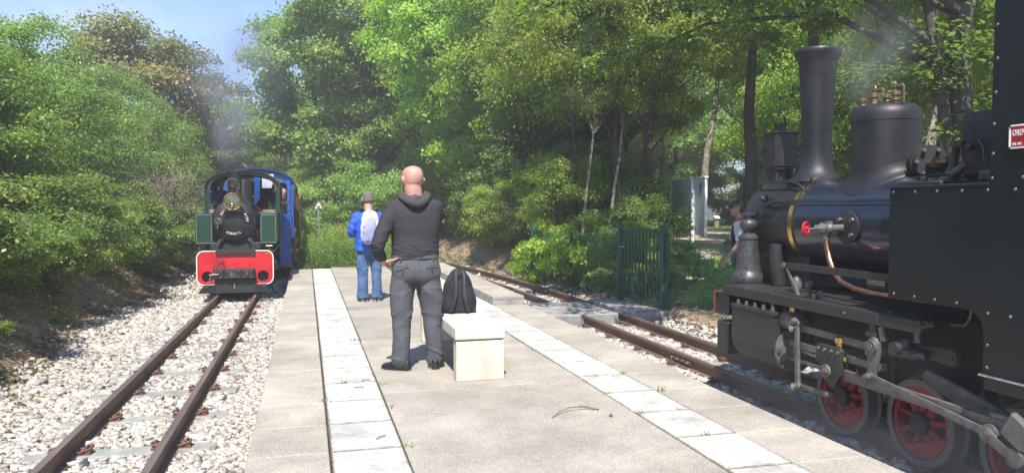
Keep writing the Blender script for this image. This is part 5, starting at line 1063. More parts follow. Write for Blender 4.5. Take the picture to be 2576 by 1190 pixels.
g = G(); g.torus((SX-.255,14.63,SZ+.0),.055,.009,(0,1,0),20,6); [g.cyl((SX-.255,14.63,SZ),(SX-.255+.053*math.cos(R(a)),14.63,SZ+.053*math.sin(R(a))),.006,n=6) for a in (45,135,225,315)]; g.cyl((SX-.255,14.63,SZ),(SX-.25,14.72,SZ),.012,n=8); g.sweep([(SX-.255,14.62,SZ-.02),(SX-.27,14.61,SZ-.14)],.012,8); ge(g,'door_wheel','gear')
g = G(); g.cyl((SX+.30,14.70,SZ-.14),(SX+.30,14.70,SZ+.17),.014,n=10)
for z in (SZ-.10, SZ+.13): g.box((SX+.24,14.695,z),(.14,.015,.022),None,.003); g.cyl((SX+.30,14.70,z-.02),(SX+.30,14.70,z+.02),.022,n=10)
ge(g,'door_hinge','black')
ge(G().b2(-1.62,-.74,14.82,15.2,.66,.80,.02),'smokebox_saddle','blackmat',0)
for q_ in (-1,1): g = G(); g.sweep([(-1.18+q_*.32,14.78,.66),(-1.18+q_*.28,14.78,.80),(-1.18+q_*.22,14.80,.86)],.04,8); ge(g,'steam_pipe','blackmat')
# chimney
ge(G().lathe([(.20,1.54),(.15,1.60),(.128,1.66),(.124,1.8),(.127,2.05),(.14,2.075),(.142,2.10),(.128,2.11),(.10,2.10),(.09,1.8)],(SX,15.0,0),n=32,cap=False),'chimney','blackmat',50)
ge(G().lathe([(.24,1.50),(.20,1.6),(.20,1.93),(.17,1.97),(.05,1.99),(.01,1.99)],(SX+.06,15.75,0),n=28,cap=False),'steam_dome','black',50)
# brass headlamp
lp = ge(G().lathe([(.02,14.74),(.10,14.74),(.135,14.66),(.15,14.60),(.15,14.585)],(SX-.01,0,1.54),(0,1,0),32,False),'headlamp','brass')
G().lathe([(.137,14.60),(.157,14.59),(.160,14.57),(.150,14.56),(.134,14.565)],(SX-.01,0,1.54),(0,1,0),36,False).put('lamp_rim','brass',lp)
G().lathe([(.136,14.575),(.09,14.562),(.01,14.555)],(SX-.01,0,1.54),(0,1,0),32,False).put('lamp_lens','glass',lp)
G().lathe([(.012,1.42),(.03,1.44),(.02,1.47),(.03,1.49),(.018,1.52)],(SX-.01,14.545,0),n=14).put('burner','brass',lp)
g = G(); g.lathe([(.04,1.68),(.055,1.72),(.05,1.77),(.075,1.80),(.07,1.83),(.02,1.84)],(SX-.01,14.66,0),n=18); g.put('lamp_vent','black',lp); G().lathe([(.078,1.80),(.08,1.81),(.07,1.815)],(SX-.01,14.66,0),n=18).put('vent_ring','copper',lp)
g = G(); g.torus((SX-.01,14.66,1.835),.115,.008,(0,1,0),28,6); g.put('lamp_handle','gear',lp)
g = G(); g.poly([[(-.16,0),(.16,0),(.11,.06),(-.11,.06)]], .16, 'XZ', 0); ge(g,'lamp_bracket','black',0).location = GO + Vector((SX,14.66,1.36))
# side tanks with rivet rows
for x0,x1 in ((-1.885,-1.585),(-.765,-.465)):
    pr = rrect(x0,x1,.765,1.315,.025,3); g = G(); g.poly([pr], .03, 'XZ', 14.965, .004); t_ = ge(g,'tank_front','green',20)
    G().b2(x0+.006,x1-.006,14.98,16.2,.775,1.31,.01).put('side_tank','green',t_,20)
    P_ = [(x,14.944,z) for z in (.787,1.295) for x in np.linspace(x0+.025,x1-.025,9)] + [(x,14.944,z) for x in (x0+.022,x1-.022) for z in np.linspace(.825,1.26,14)]
    rivets('tank_rivets', P_, .0062, 'white', t_)
    G().b2(x0-.01,x1+.01,14.95,16.2,1.315,1.33,.003).put('tank_lid','green',t_,0)
# cab front arch
def archpts(x0,x1,z0,zs,zt,n=16):
    cx = (x0+x1)/2; rx = (x1-x0)/2; return [(x0,z0)]+[(cx-rx*math.cos(math.pi*i/n)*(1), zs+(zt-zs)*math.sin(math.pi*i/n)**.8) for i in range(n+1)]+[(x1,z0)]
yc_ = 16.2
g = G(); g.poly([archpts(-1.86,-.44,1.33,1.80,2.17), archpts(-1.775,-.525,1.34,1.78,2.10)], .05, 'XZ', yc_, .004); cb = ge(g,'cab_front','green',30)
rivets('cab_rivets', [(x,yc_-.03,z) for x in (-1.825,-.475) for z in np.linspace(1.42,1.80,5)], .007, 'green', cb)
g = G(); o1 = archpts(-1.775,-.525,1.40,1.78,2.10,20)[1:-1]; g.sweep([(x,yc_-.03,z) for x,z in o1],.008,5); g.put('cab_beading','grey',cb)
ge(G().b2(-1.775,-1.44,yc_-.035,yc_+.03,1.30,1.39,.004),'cab_sill','wood',0); ge(G().b2(-.95,-.525,yc_-.035,yc_+.03,1.30,1.39,.004),'cab_sill','wood',0)
# cab roof and open rear arch
g = G(); A_ = archpts(-1.87,-.43,1.80,1.80,2.18)[1:-1]; B_ = archpts(-1.85,-.45,1.79,1.78,2.155)[1:-1][::-1]
g.rings([[(x,yy,z) for x,z in A_+B_] for yy in (yc_-.08,17.75)]); ge(g,'cab_roof','blackmat',30)
g = G(); g.poly([archpts(-1.86,-.44,.66,1.80,2.17), archpts(-1.78,-.52,.70,1.78,2.10)], .03, 'XZ', 17.7); ge(g,'cab_rear_frame','green',30)
ge(G().b2(-1.86,-1.84,yc_,17.7,.62,1.33),'cab_side','green',0); ge(G().b2(-.46,-.44,yc_,16.7,.62,1.33),'cab_side','green',0)
ge(G().b2(-1.80,-.5,yc_+.05,17.7,.60,.63),'cab_floor','wood',0)
g = G(); g.sweep([(-.98,15.9,1.50),(-.86,15.8,1.42),(-.78,15.7,1.37)],.03,8); g.cyl((-1.02,16.0,1.55),(-.98,16.0,1.75),.012,n=6); g.sph((-.99,15.9,1.57),.035,10,8); g.sph((-.94,15.9,1.64),.03,10,8); ge(g,'cab_fittings','copper')
g = G(); g.sweep([(SX+.14,14.85,1.50),(SX+.26,15.0,1.50),(SX+.36,15.6,1.42),(SX+.42,16.1,1.38)],.012,6); ge(g,'boiler_handrail','gear')
g = G(); g.lathe([(.012,1.36),(.012,1.38),(.025,1.385),(.02,1.40)],(-.50,15.0,0),n=10); g.cyl((-.60,14.80,.66),(-.60,14.80,.73),.01,n=6); g.cyl((-.655,14.80,.73),(-.545,14.80,.73),.009,n=6); g.cyl((-1.80,14.8,.66),(-1.80,14.8,.73),.01,n=6); ge(g,'tank_tap','bronze')
ge(G().b2(-1.80,-1.60,15.0,15.3,.62,.66),'step','blackmat',0)
g = G(); g.sweep([(-.44,16.2,1.36),(-.40,16.2,1.38),(-.40,16.2,1.30)],.02,6); ge(g,'cab_step_bracket','green')

# ================================================================ carriages behind
def carriage(y0, y1, label, side, end, roofm, x0=-1.92, x1=-.22, zt=2.33, sub_='maroon', zbody=.12):
    T = thing('carriage', label, 'railway carriage', ((x0+x1)/2, y0, -.13), 0, 'carriages of the arriving train'); O = Vector((-(x0+x1)/2,-y0,.13)); cx=(x0+x1)/2
    def cp_(g,n,m,sm=0): return g.put(n,m,T,sm,loc=O)
    zs = zt-.42
    outer = archpts(x0,x1,.75,zs,zt,20); inner = archpts(x0+.13,x1-.14,.80,zs-.04,zt-.13,20)
    g = G(); g.poly([outer, inner], .05, 'XZ', y0, .003); cp_(g,'end_frame',end,30)
    g = G(); g.poly([archpts(x0+.1,x1-.1,.3,zs-.04,zt-.1,20), rrect(cx-.62,cx-.08,1.05,1.75,.05), rrect(cx+.06,cx+.60,1.05,1.75,.05)], .03, 'XZ', y1-.05, .003); cp_(g,'end_wall','coat',30)
    cp_(G().b2(x1-.03,x1,y0+.04,y1,zbody+.62,zs,.004),'side_wall',side); cp_(G().b2(x0,x0+.03,y0+.04,y1,zbody+.62,1.2,.004),'side_wall',side)
    cp_(G().b2(x1-.035,x1-.005,y0+.35,y1,.10,zbody+.62,.004),'side_skirt',sub_); cp_(G().b2(x0,x0+.03,y0+.1,y1,.10,zbody+.62,.004),'side_skirt',sub_)
    r1 = archpts(x0-.05,x1+.05,zs,zs,zt+.02,24)[1:-1]; r2 = archpts(x0-.02,x1+.02,zs-.01,zs-.02,zt-.01,24)[1:-1][::-1]
    r1 = [(x,z+.018*(1 if i%2 else -.3)) for i,(x,z) in enumerate(r1)]
    g = G(); g.rings([[(x,yy,z) for x,z in r1+r2] for yy in (y0-.10,y1+.05)]); cp_(g,'corrugated_roof',roofm,0)
    cp_(G().b2(x0+.05,x1-.05,y0+.02,y1,.05,.12),'floor','wood'); cp_(G().b2(cx-.35,cx+.35,y0+.3,y0+1.1,-.1,.05).b2(cx-.35,cx+.35,y1-1.1,y1-.3,-.1,.05),'bogie','blackmat')
    for y in (y0+.45,y0+.95,y1-.95,y1-.45):
        for s in (-1,1): g = G(); g.lathe([(.02,-.04),(.16,-.04),(.16,.03),(.18,.03),(.18,.045),(.02,.045)],(cx+s*.33,y,.03),(-s,0,0),24); cp_(g,'wheel','tyre',30)
    return T, O, cp_
T1, O1, cp1 = carriage(18.35, 23.2, 'blue carriage with corrugated roof and open front end directly behind the green engine', 'blue', 'blue', 'bluedk', x1=-.27, zt=2.30)
cp1(G().b2(-.58,-.33,18.26,18.30,.10,1.28,.006),'open_door','blue'); cp1(G().b2(-.345,-.325,18.22,18.26,.18,1.34,.002),'door_edge','blue')
cp1(G().b2(-.41,-.34,18.27,18.33,1.28,2.05,.004),'corner_post','blue')
for z in (.3,.75,1.4,1.62,1.85): cp1(G().cyl((-.375,18.27,z),(-.375,18.25,z),.018,n=8),'post_bolt','grey')
cp1(G().b2(-1.12,-1.0,18.30,18.34,1.2,2.2,.003).b2(-1.78,-1.66,18.30,18.34,.8,2.0,.003),'inner_post','blue')
cp1(G().b2(-.95,-.70,18.24,18.245,1.87,2.18),'notice_sheet','paper')
cp1(G().b2(-.62,-.60,19.1,19.12,.8,1.9),'grab_pole','grey')
for y in (19.6,20.4,21.2,22.0,22.8): cp1(G().b2(-1.7,-.5,y,y+.3,.5,.54,.01).b2(-1.7,-.5,y+.28,y+.32,.54,.95,.01),'bench_seat','wood')
T2, O2, cp2 = carriage(23.8, 29.0, 'cream and maroon second carriage mostly hidden behind the blue one', 'cream', 'maroon', 'wood', x1=-.20, zt=2.12)
g = G(); g.sweep([(-.18,24.2,1.5),(-.13,24.2,1.5),(-.13,24.2,.6),(-.18,24.2,.58)],.015,6); cp2(g,'grab_rail','grey',40)
# ================================================================ people
def remesh(g, voxel, smooth=6, name='m', disp=None, fac=.6):
    me = bpy.data.meshes.new('t'); bmesh.ops.recalc_face_normals(g.b, faces=g.b.faces[:]); g.b.to_mesh(me); g.b.free()
    o = bpy.data.objects.new('t', me); C.objects.link(o)
    m = o.modifiers.new('r','REMESH'); m.mode = 'VOXEL'; m.voxel_size = voxel
    if smooth: s = o.modifiers.new('s','SMOOTH'); s.iterations = smooth; s.factor = fac
    dg = bpy.context.evaluated_depsgraph_get(); dg.update(); out = bpy.data.meshes.new_from_object(o.evaluated_get(dg)); out.name = name
    bpy.data.objects.remove(o); bpy.data.meshes.remove(me)
    if disp:
        n = len(out.vertices); co = np.empty(n*3, np.float32); out.vertices.foreach_get('co', co); co = co.reshape(-1,3); no = np.empty(n*3, np.float32); out.vertices.foreach_get('normal', no); no = no.reshape(-1,3)
        d = np.array([disp(*c, *nn) for c, nn in zip(co, no)]); co = co + no*d[:,None]; out.vertices.foreach_set('co', co.ravel()); out.update()
    out.materials.clear(); out.shade_smooth(); return out
def ering(z, cx, cy, rx, ry, p=2.3, n=28):
    r = []
    for i in range(n):
        a = 2*math.pi*i/n; c, s = math.cos(a), math.sin(a); r.append((cx+rx*abs(c)**(2/p)*(1 if c > 0 else -1), cy+ry*abs(s)**(2/p)*(1 if s > 0 else -1), z))
    return r
def loft(g, rows, p=2.3):
    z0, *a = rows[0]; z1, *b = rows[-1]
    first = ering(z0-.3*min(a[2],a[3])*.3, a[0], a[1], a[2]*.6, a[3]*.6, p); last = ering(z1+.3*min(b[2],b[3])*.3, b[0], b[1], b[2]*.6, b[3]*.6, p)
    g.rings([first]+[ering(z, *q, p) for z, *q in rows]+[last]); return g
def limb(g, pts, rad, n=14):
    P = []; Rr = []; V_ = [Vector(p) for p in pts]
    for i in range(len(V_)-1):
        a = V_[max(i-1,0)]; b = V_[i]; c = V_[i+1]; d = V_[min(i+2,len(V_)-1)]
        for k in range(5):
            t = k/5; P.append(.5*((2*b)+(-a+c)*t+(2*a-5*b+4*c-d)*t*t+(-a+3*b-3*c+d)*t**3)); Rr.append(rad[i]*(1-t)+rad[i+1]*t)
    P.append(V_[-1]); Rr.append(rad[-1]); g.sweep(P, Rr, n)
    g.sph(P[-1], Rr[-1], 10, 8); g.sph(P[0], Rr[0], 10, 8); return g
def hand(g, w_, d, nrm, side, curl=.5, sz=1., spread=.1):
    """wrist w_, finger direction d, palm normal nrm (away from the palm side fingers curl towards), side +1/-1 thumb side"""
    w_ = Vector(w_); d = Vector(d).normalized(); nrm = Vector(nrm); nrm = (nrm-d*nrm.dot(d)).normalized(); s = d.cross(nrm)*side
    g.rings([[w_+d*u+s*(math.cos(a)*wd)+nrm*(math.sin(a)*th) for a in [2*math.pi*i/14 for i in range(14)]] for u,wd,th in ((-.02*sz,.026*sz,.020*sz),(.02*sz,.034*sz,.018*sz),(.055*sz,.041*sz,.016*sz),(.088*sz,.040*sz,.013*sz))])
    for i,(o,ln_) in enumerate(((.030,.072),(.010,.080),(-.010,.075),(-.029,.060))):
        b0 = w_+d*.080*sz+s*o*sz; dd = (d+s*spread*(.6-.4*i)).normalized(); pts = [b0-d*.02*sz, b0]; cur = 0; p = b0
        for k, f in enumerate((.42,.32,.26)):
            cur += curl*(.7 if k == 0 else 1.); v = dd*math.cos(cur)+nrm*math.sin(cur); p = p+v*ln_*f*sz; pts.append(p)
        g.sweep(pts, [.0095*sz,.0095*sz,.009*sz,.0085*sz,.0065*sz], 8); g.sph(pts[-1], .0068*sz, 8, 6)
    b0 = w_+d*.015*sz+s*.022*sz; t1 = b0+(d*.5+s*.75+nrm*.2).normalized()*.04*sz; t2 = t1+(d*.8+s*.5+nrm*.25).normalized()*.032*sz; t3 = t2+(d*.95+s*.2+nrm*.2).normalized()*.026*sz
    g.sweep([b0,t1,t2,t3],[.015*sz,.013*sz,.011*sz,.008*sz],8); g.sph(t3,.0082*sz,8,6)
def headshape(g, c, yaw, pitch=0., s=1., ears=True, roll=0.):
    """head with cranium, jaw, nose, brow, lips, ears; c = centre, faces +Y before yaw"""
    m_ = Matrix.Translation(c) @ Euler((pitch, roll, yaw)).to_matrix().to_4x4() @ Matrix.Diagonal((s*1.10,s*1.04,s,1))
    t = G()
    rows = [(-.118,.0,.055,.026,.030),(-.105,.0,.045,.043,.048),(-.08,0,.028,.057,.066),(-.05,0,.012,.066,.083),(-.02,0,.002,.071,.094),(.01,0,-.002,.075,.100),(.04,0,-.004,.0765,.101),(.07,0,-.006,.071,.094),(.092,0,-.008,.060,.080),(.108,0,-.008,.042,.057),(.117,0,-.008,.02,.03)]
    loft(t, rows, 2.15)
    t.sweep([(0,.094,.018),(0,.108,-.008),(0,.118,-.028),(0,.100,-.036)],[.008,.010,.014,.010],8)       # nose
    t.sph((.014,.100,-.03),.009,8,6); t.sph((-.014,.100,-.03),.009,8,6)
    t.sweep([(-.045,.080,.026),(0,.100,.028),(.045,.080,.026)],[.009,.010,.009],8)                      # brow
    t.sweep([(-.024,.086,-.058),(0,.099,-.056),(.024,.086,-.058)],[.005,.008,.005],8); t.sweep([(-.02,.085,-.070),(0,.096,-.070),(.02,.085,-.070)],[.005,.008,.005],8)
    t.sph((0,.076,-.098),.022,10,8)                                                                       # chin
    if ears:
        for e in (-1,1):
            t.sweep([(e*.072,-.004,-.03),(e*.084,-.014,-.012),(e*.090,-.022,.014),(e*.083,-.012,.028),(e*.074,.0,.012)],[.007,.0075,.008,.008,.006],8); t.sph((e*.076,-.008,-.002),.014,8,6,(.5,1,1.5))
    bmesh.ops.transform(t.b, matrix=m_, verts=t.b.verts[:]); me = bpy.data.meshes.new('t'); t.b.to_mesh(me); t.b.free(); g.b.from_mesh(me); bpy.data.meshes.remove(me); return m_
def shoe(parent, ankle, yaw, m='leather', sole='leather', s=1., trim=None):
    ax, ay, az = ankle; mm = Matrix.Translation((ax,ay,0)) @ Matrix.Rotation(yaw,4,'Z') @ Matrix.Scale(s,4)
    g = G(); g.rings([[(cx+math.cos(a)*w_, y, .022+zc+max(0,math.sin(a))*h+min(0,math.sin(a))*.022) for a in [2*math.pi*i/16 for i in range(16)]] for y,w_,h,cx,zc in ((-.088,.018,.05,0,0),(-.075,.034,.07,0,0),(-.03,.038,.085,0,0),(.02,.040,.075,0,0),(.08,.046,.052,0,0),(.13,.047,.038,0,0),(.17,.036,.028,0,0),(.19,.015,.015,0,0))])
    o = g.put('shoe', m, parent, 50); o.matrix_local = mm
    g = G(); g.poly([[(-.036,-.085),(.036,-.085),(.042,0),(.051,.09),(.046,.15),(.025,.192),(-.025,.192),(-.046,.15),(-.051,.09),(-.042,0)]], .028, 'XY', .014, .005); q = g.put('sole', sole, o, 30)
    if trim:
        g = G(); g.sweep([(-.043,-.06,.04),(-.046,0,.07),(-.05,.07,.035)],.007,6); g.sweep([(.043,-.06,.04),(.046,0,.07),(.05,.07,.035)],.007,6); g.sweep([(-.04,.03,.085),(0,.05,.095),(.04,.03,.085)],.007,6); g.put('trim', trim, o, 30)
    return o
def nz3(x,y,z,f): return noise.noise(Vector((x*f,y*f,z*f)))

# ---- bald man, hand on hip
A = thing('person', 'bald man in black hooded top and grey trousers, hand on hip, seen from behind', 'person', (.935,6.83,.001), R(2))
sk = G(); hm = headshape(sk, (-.018,.015,1.678), R(14), R(-3), 1.10)
sk.sweep([(-.005,-.01,1.46),(-.01,-.008,1.54),(-.016,-.008,1.60),(-.018,.0,1.67)],[.098,.081,.078,.074],20)
for zf in (1.585,1.612): sk.sweep([(-.06,-.052,zf+.006),(-.018,-.076,zf),(.028,-.052,zf+.006)],[.010,.013,.010],8)
loft(sk, [(.80,0,0,.17,.11),(.95,0,0,.17,.11),(1.1,0,.0,.17,.12),(1.3,0,.0,.18,.12),(1.40,0,0,.16,.09),(1.46,0,0,.10,.07)])
limb(sk, [(-.20,-.01,1.40),(-.285,-.075,1.26),(-.345,-.10,1.12),(-.325,-.06,1.04),(-.283,-.02,.965)],[.055,.05,.044,.04,.030])
limb(sk, [(.20,0,1.40),(.24,.08,1.33),(.245,.20,1.27),(.19,.28,1.33),(.12,.33,1.42)],[.055,.05,.043,.036,.028])
hand(sk, (-.275,-.015,.955), (.55,.62,-.48), (.75,.15,.4), 1, .25, 1.05, .16)
hand(sk, (.115,.335,1.43), (-.3,.25,1), (-.5,-.8,0), -1, .5)
sk.sweep([(-.285,-.03,.96),(-.245,-.062,.972),(-.205,-.085,.985),(-.165,-.105,1.0)],[.016,.015,.012,.009],8)   # thumb laid along the belt
for sx_, xx in ((-1,-.125),(1,.168)): limb(sk, [(xx*.72,0,.85),(xx,.0,.48),(xx,-.01,.10),(xx,.02,.05)],[.085,.055,.04,.04])
me = remesh(sk, .0075, 3, 'body'); link('body', me, 'skin', A)
# skin folds at nape are small tubes merged in the body surface by light
def fold_h(x,y,z,nx,ny,nz_):
    wst = math.exp(-((z-1.09)/.075)**2); arm = 1 if abs(x) > .23 else 0
    def rid(f, ox, az): return (1-2*abs(noise.noise(Vector((x*f*.45+ox, y*f*.45, z*f*az+x*f*.25)))))**3
    elb = math.exp(-((z-1.12)/.05)**2)*arm
    a = .0065*wst*rid(13,0,1.9)+.004*wst*rid(22,4,2.2); b_ = .008*nz3(x,y,z*1.3,6); c_ = .004*rid(9,7,1.)*(.5+arm*.8)
    return a+b_+c_+.007*elb*rid(12,2,1.5)-.003
h = G(); loft(h, [(.992,0,0,.205,.152),(1.03,0,0,.212,.156),(1.10,0,0,.206,.154),(1.18,0,.0,.210,.150),(1.28,0,0,.228,.152),(1.37,0,0,.236,.148),(1.44,0,0,.222,.132),(1.49,0,0,.178,.110),(1.53,-.005,0,.125,.092)], 2.4)
limb(h, [(-.178,-.01,1.435),(-.258,-.06,1.30),(-.333,-.10,1.14),(-.332,-.075,1.05),(-.286,-.02,.99)],[.088,.078,.066,.055,.043])
limb(h, [(.178,0,1.435),(.212,.06,1.36),(.235,.18,1.27),(.19,.27,1.32),(.135,.32,1.39)],[.083,.078,.064,.050,.040])
link('hooded_top', remesh(h, .0075, 8, 'hooded_top', fold_h), 'hoodie', A)
# hood draped on the shoulders
h = G(); pts = []; rad = []
for i in range(28):
    a = 2*math.pi*i/28; bk_ = max(0,-math.sin(a)); pts.append((-.008+math.cos(a)*.130*(1-.25*bk_**3), math.sin(a)*.105-.045*bk_**1.5, 1.555-.085*bk_**1.6)); rad.append(.024+.014*bk_)
h.sweep(pts, rad, 10, True); h2 = [(x*.82-.001,y*.82+.004,z+.016) for x,y,z in pts]; h.sweep(h2, [r*.8 for r in rad], 10, True)
link('hood', remesh(h, .007, 5, 'hood', lambda x,y,z,*n: .008*nz3(x,y,z,16)), 'hood', A)
h = G(); h.sph((-.008,-.09,1.505),.082,20,12,(1.05,.55,.62),(R(25),0,0)); link('hood_lining', remesh(h,.007,4,'hood_lining',lambda x,y,z,*n: .012*nz3(x,y,z,20)), 'strap', A)
def fold_t(x,y,z,nx,ny,nz_):
    k = math.exp(-((z-.46)/.09)**2)+1.5*math.exp(-((z-.13)/.07)**2)+.8*math.exp(-((z-.72)/.07)**2)
    sgn = 1 if x > 0 else -1
    def rid(f, ox, az): return (1-2*abs(noise.noise(Vector((x*f*.5+ox+sgn, y*f*.5, z*f*az+sgn*x*f*.5)))))**3
    return .0095*k*rid(8,1,1.3) + .006*rid(6,5,.6) + .013*nz3(x*1.5,y,z*.7,6) - .003
tr = G(); loft(tr, [(.80,.01,0,.205,.140),(.84,.01,-.005,.226,.150),(.90,.005,-.01,.226,.152),(.96,0,-.005,.212,.146),(1.005,0,0,.200,.140)], 2.5)
limb(tr, [(-.105,0,.82),(-.118,0,.66),(-.125,.005,.46),(-.128,-.005,.26),(-.130,0,.085)],[.122,.108,.088,.078,.080])
limb(tr, [(.110,0,.82),(.135,0,.66),(.155,.005,.46),(.166,-.005,.26),(.172,0,.075)],[.124,.110,.088,.078,.078])
link('trousers', remesh(tr, .0078, 7, 'trousers', fold_t), 'trousers', A)
g = G(); g.rings([ering(z,0,0,rx,ry,2.5,40) for z,rx,ry in ((.992,.207,.146),(.995,.211,.150),(1.022,.209,.148),(1.024,.203,.143))]); g.put('waistband','trousers',A,40)
for x in (-.15,.0,.14): G().box((x,-.1505+abs(x)*.13,1.005),(.010,.008,.045),None,.002).put('belt_loop','trousers',A)
for x0,x1 in ((-.19,-.085),(.07,.175)):
    g = G(); g.sweep([(x0,-.130,.925),((x0+x1)/2,-.158,.93),(x1,-.160,.928)] if x0 < 0 else [(x0,-.162,.928),((x0+x1)/2,-.158,.933),(x1,-.135,.938)],.0035,6,flat=1.); g.put('pocket_welt','strap',A)
    G().cyl(((x0+x1)/2,-.155,.905),((x0+x1)/2,-.162,.905),.008,n=12).put('button','strap',A)
shoe(A, (-.128,-.005,.1), R(52)); shoe(A, (.172,0,.1), R(-4))
g = G(); 
for e in (-1,1): g.sweep([hm@Vector((e*.079,-.01,.022)), hm@Vector((e*.082,.05,.022)), hm@Vector((e*.070,.098,.018))],.0022,5)
for e in (-1,1): g.torus(hm@Vector((e*.036,.104,.008)),.024,.002,(hm.to_3x3()@Vector((0,1,0))),16,5)
g.put('glasses','gear',A)

# ---- man in blue jacket
Bm = thing('person', 'grey haired man in royal blue jacket and jeans with a pale rucksack, seen from behind', 'person', (.925,11.95,.001), R(4))
sk = G(); hm = headshape(sk, (-.0,.045,1.553), R(6), R(-14), 1.02)
sk.sweep([(0,-.01,1.36),(0,.005,1.43),(0,.025,1.50)],[.080,.066,.064],14)
loft(sk, [(.78,0,0,.15,.10),(1.0,0,0,.15,.10),(1.25,0,0,.16,.10),(1.35,0,0,.12,.08)])
limb(sk, [(-.18,0,1.30),(-.255,-.03,1.16),(-.265,.0,1.04),(-.20,.16,1.03),(-.11,.27,1.07)],[.05,.045,.04,.034,.027]); limb(sk, [(.18,0,1.30),(.25,-.03,1.16),(.26,.0,1.04),(.2,.16,1.03),(.10,.27,1.08)],[.05,.045,.04,.034,.027])
hand(sk, (-.105,.28,1.075), (.6,.5,.35), (.3,-.3,1), 1, .6); hand(sk, (.10,.28,1.085), (-.6,.5,.3), (-.3,-.3,1), -1, .6)
for xx in (-.09,.115): limb(sk, [(xx*.8,0,.80),(xx,0,.42),(xx,-.01,.10),(xx,.02,.05)],[.08,.05,.038,.038])
link('body', remesh(sk,.0095,2,'body'), 'skin', Bm)
hr = G(); loft(hr, [(-.045,0,-.030,.069,.072),(-.01,0,-.022,.0775,.083),(.03,0,-.012,.0800,.094),(.06,0,-.010,.077,.096),(.09,0,-.010,.065,.083),(.113,0,-.010,.042,.057),(.122,0,-.01,.018,.025)],2.1); bmesh.ops.transform(hr.b, matrix=hm, verts=hr.b.verts[:]); link('hair', remesh(hr,.007,1,'hair',lambda x,y,z,*n:.003*nz3(x,y,z,70)), 'stubble', Bm)
fj = lambda x,y,z,*n: .012*nz3(x,y,z*1.2,8)+.004*math.sin(z*70+x*30+3*nz3(x,y,z,5))*(1 if abs(x)>.2 else .4)
j = G(); loft(j, [(.78,0,.0,.215,.155),(.86,0,0,.212,.150),(.98,0,0,.195,.140),(1.15,0,0,.205,.135),(1.26,0,0,.205,.125),(1.33,0,.0,.165,.10),(1.38,0,.01,.09,.078)],2.4)
limb(j, [(-.165,0,1.30),(-.235,-.03,1.17),(-.262,-.01,1.05),(-.205,.14,1.03),(-.125,.25,1.06)],[.078,.070,.064,.054,.044]); limb(j, [(.165,0,1.30),(.225,-.03,1.17),(.255,-.01,1.05),(.2,.14,1.03),(.12,.25,1.07)],[.078,.07,.062,.054,.044])
j.sweep([(.062*math.cos(a), .02+.062*math.sin(a), 1.40+.012*math.sin(a)) for a in [2*math.pi*i/16 for i in range(16)]], .018, 8, True)
link('jacket', remesh(j,.0085,7,'jacket',fj), 'jacket', Bm)
t = G(); loft(t, [(.72,.01,0,.165,.12),(.78,.01,0,.17,.12),(.9,0,0,.165,.12)],2.4); limb(t,[(-.085,0,.74),(-.095,0,.58),(-.098,0,.40),(-.094,-.005,.22),(-.092,0,.075)],[.10,.092,.080,.078,.082]); limb(t,[(.095,0,.74),(.11,0,.58),(.118,0,.40),(.120,-.005,.22),(.118,0,.075)],[.10,.092,.080,.078,.082])
link('jeans', remesh(t,.0085,6,'jeans',fold_t), 'jeans', Bm)
for x in (-.092,.118):
    g = G(); g.rings([ering(z,x,0,r_,r_,2,20) for z,r_ in ((.055,.083),(.057,.087),(.082,.087),(.084,.082))],False); g.put('turn_up','jeans',Bm)
shoe(Bm,(-.092,-.01,.1),R(16),'leather','sole',.95,'orange'); shoe(Bm,(.118,-.01,.1),R(-8),'leather','sole',.95,'orange')
rs = thing('rucksack', 'white and lavender rucksack worn on the back of the blue jacket', 'rucksack', (.935,11.80,.88), R(2))
def pack(rows, p=2.8, vox=.008, f=10, amp=.006): 
    g = G(); loft(g, rows, p); return remesh(g, vox, 4, 'pack', lambda x,y,z,*n: amp*nz3(x,y,z,f))
link('main_bag', pack([(.0,.0,0,.09,.06),(.03,0,-.02,.125,.085),(.12,0,-.02,.145,.10),(.28,0,-.01,.140,.09),(.40,0,.0,.125,.075),(.48,0,.01,.10,.05),(.505,0,.02,.06,.03)]), 'packw', rs)
link('front_panel', pack([(.02,-.03,-.085,.085,.03),(.06,-.03,-.095,.105,.04),(.2,-.02,-.10,.105,.04),(.32,-.0,-.085,.085,.035),(.40,.02,-.065,.05,.025)]), 'packb', rs)
for x in (-.062,.062):
    g = G(); g.sweep([(x*.9,.02,.49),(x*1.5,.10,.545),(x*1.7,.18,.50)],[.012,.016,.014],8,flat=1.8); g.put('shoulder_strap','strap',rs)
g = G(); g.sweep([(-.13,.05,.03),(-.0,-.01,-.02),(.13,.05,.03)],.016,8,flat=.4); g.put('hip_belt','strap',rs)
g = G(); g.box((-.085,-.118,.27),(.06,.008,.012),(0,0,R(20))); g.put('buckle_strap','strap',rs); G().box((-.05,-.14,.06),(.03,.006,.012)).put('zip_pull','strap',rs)

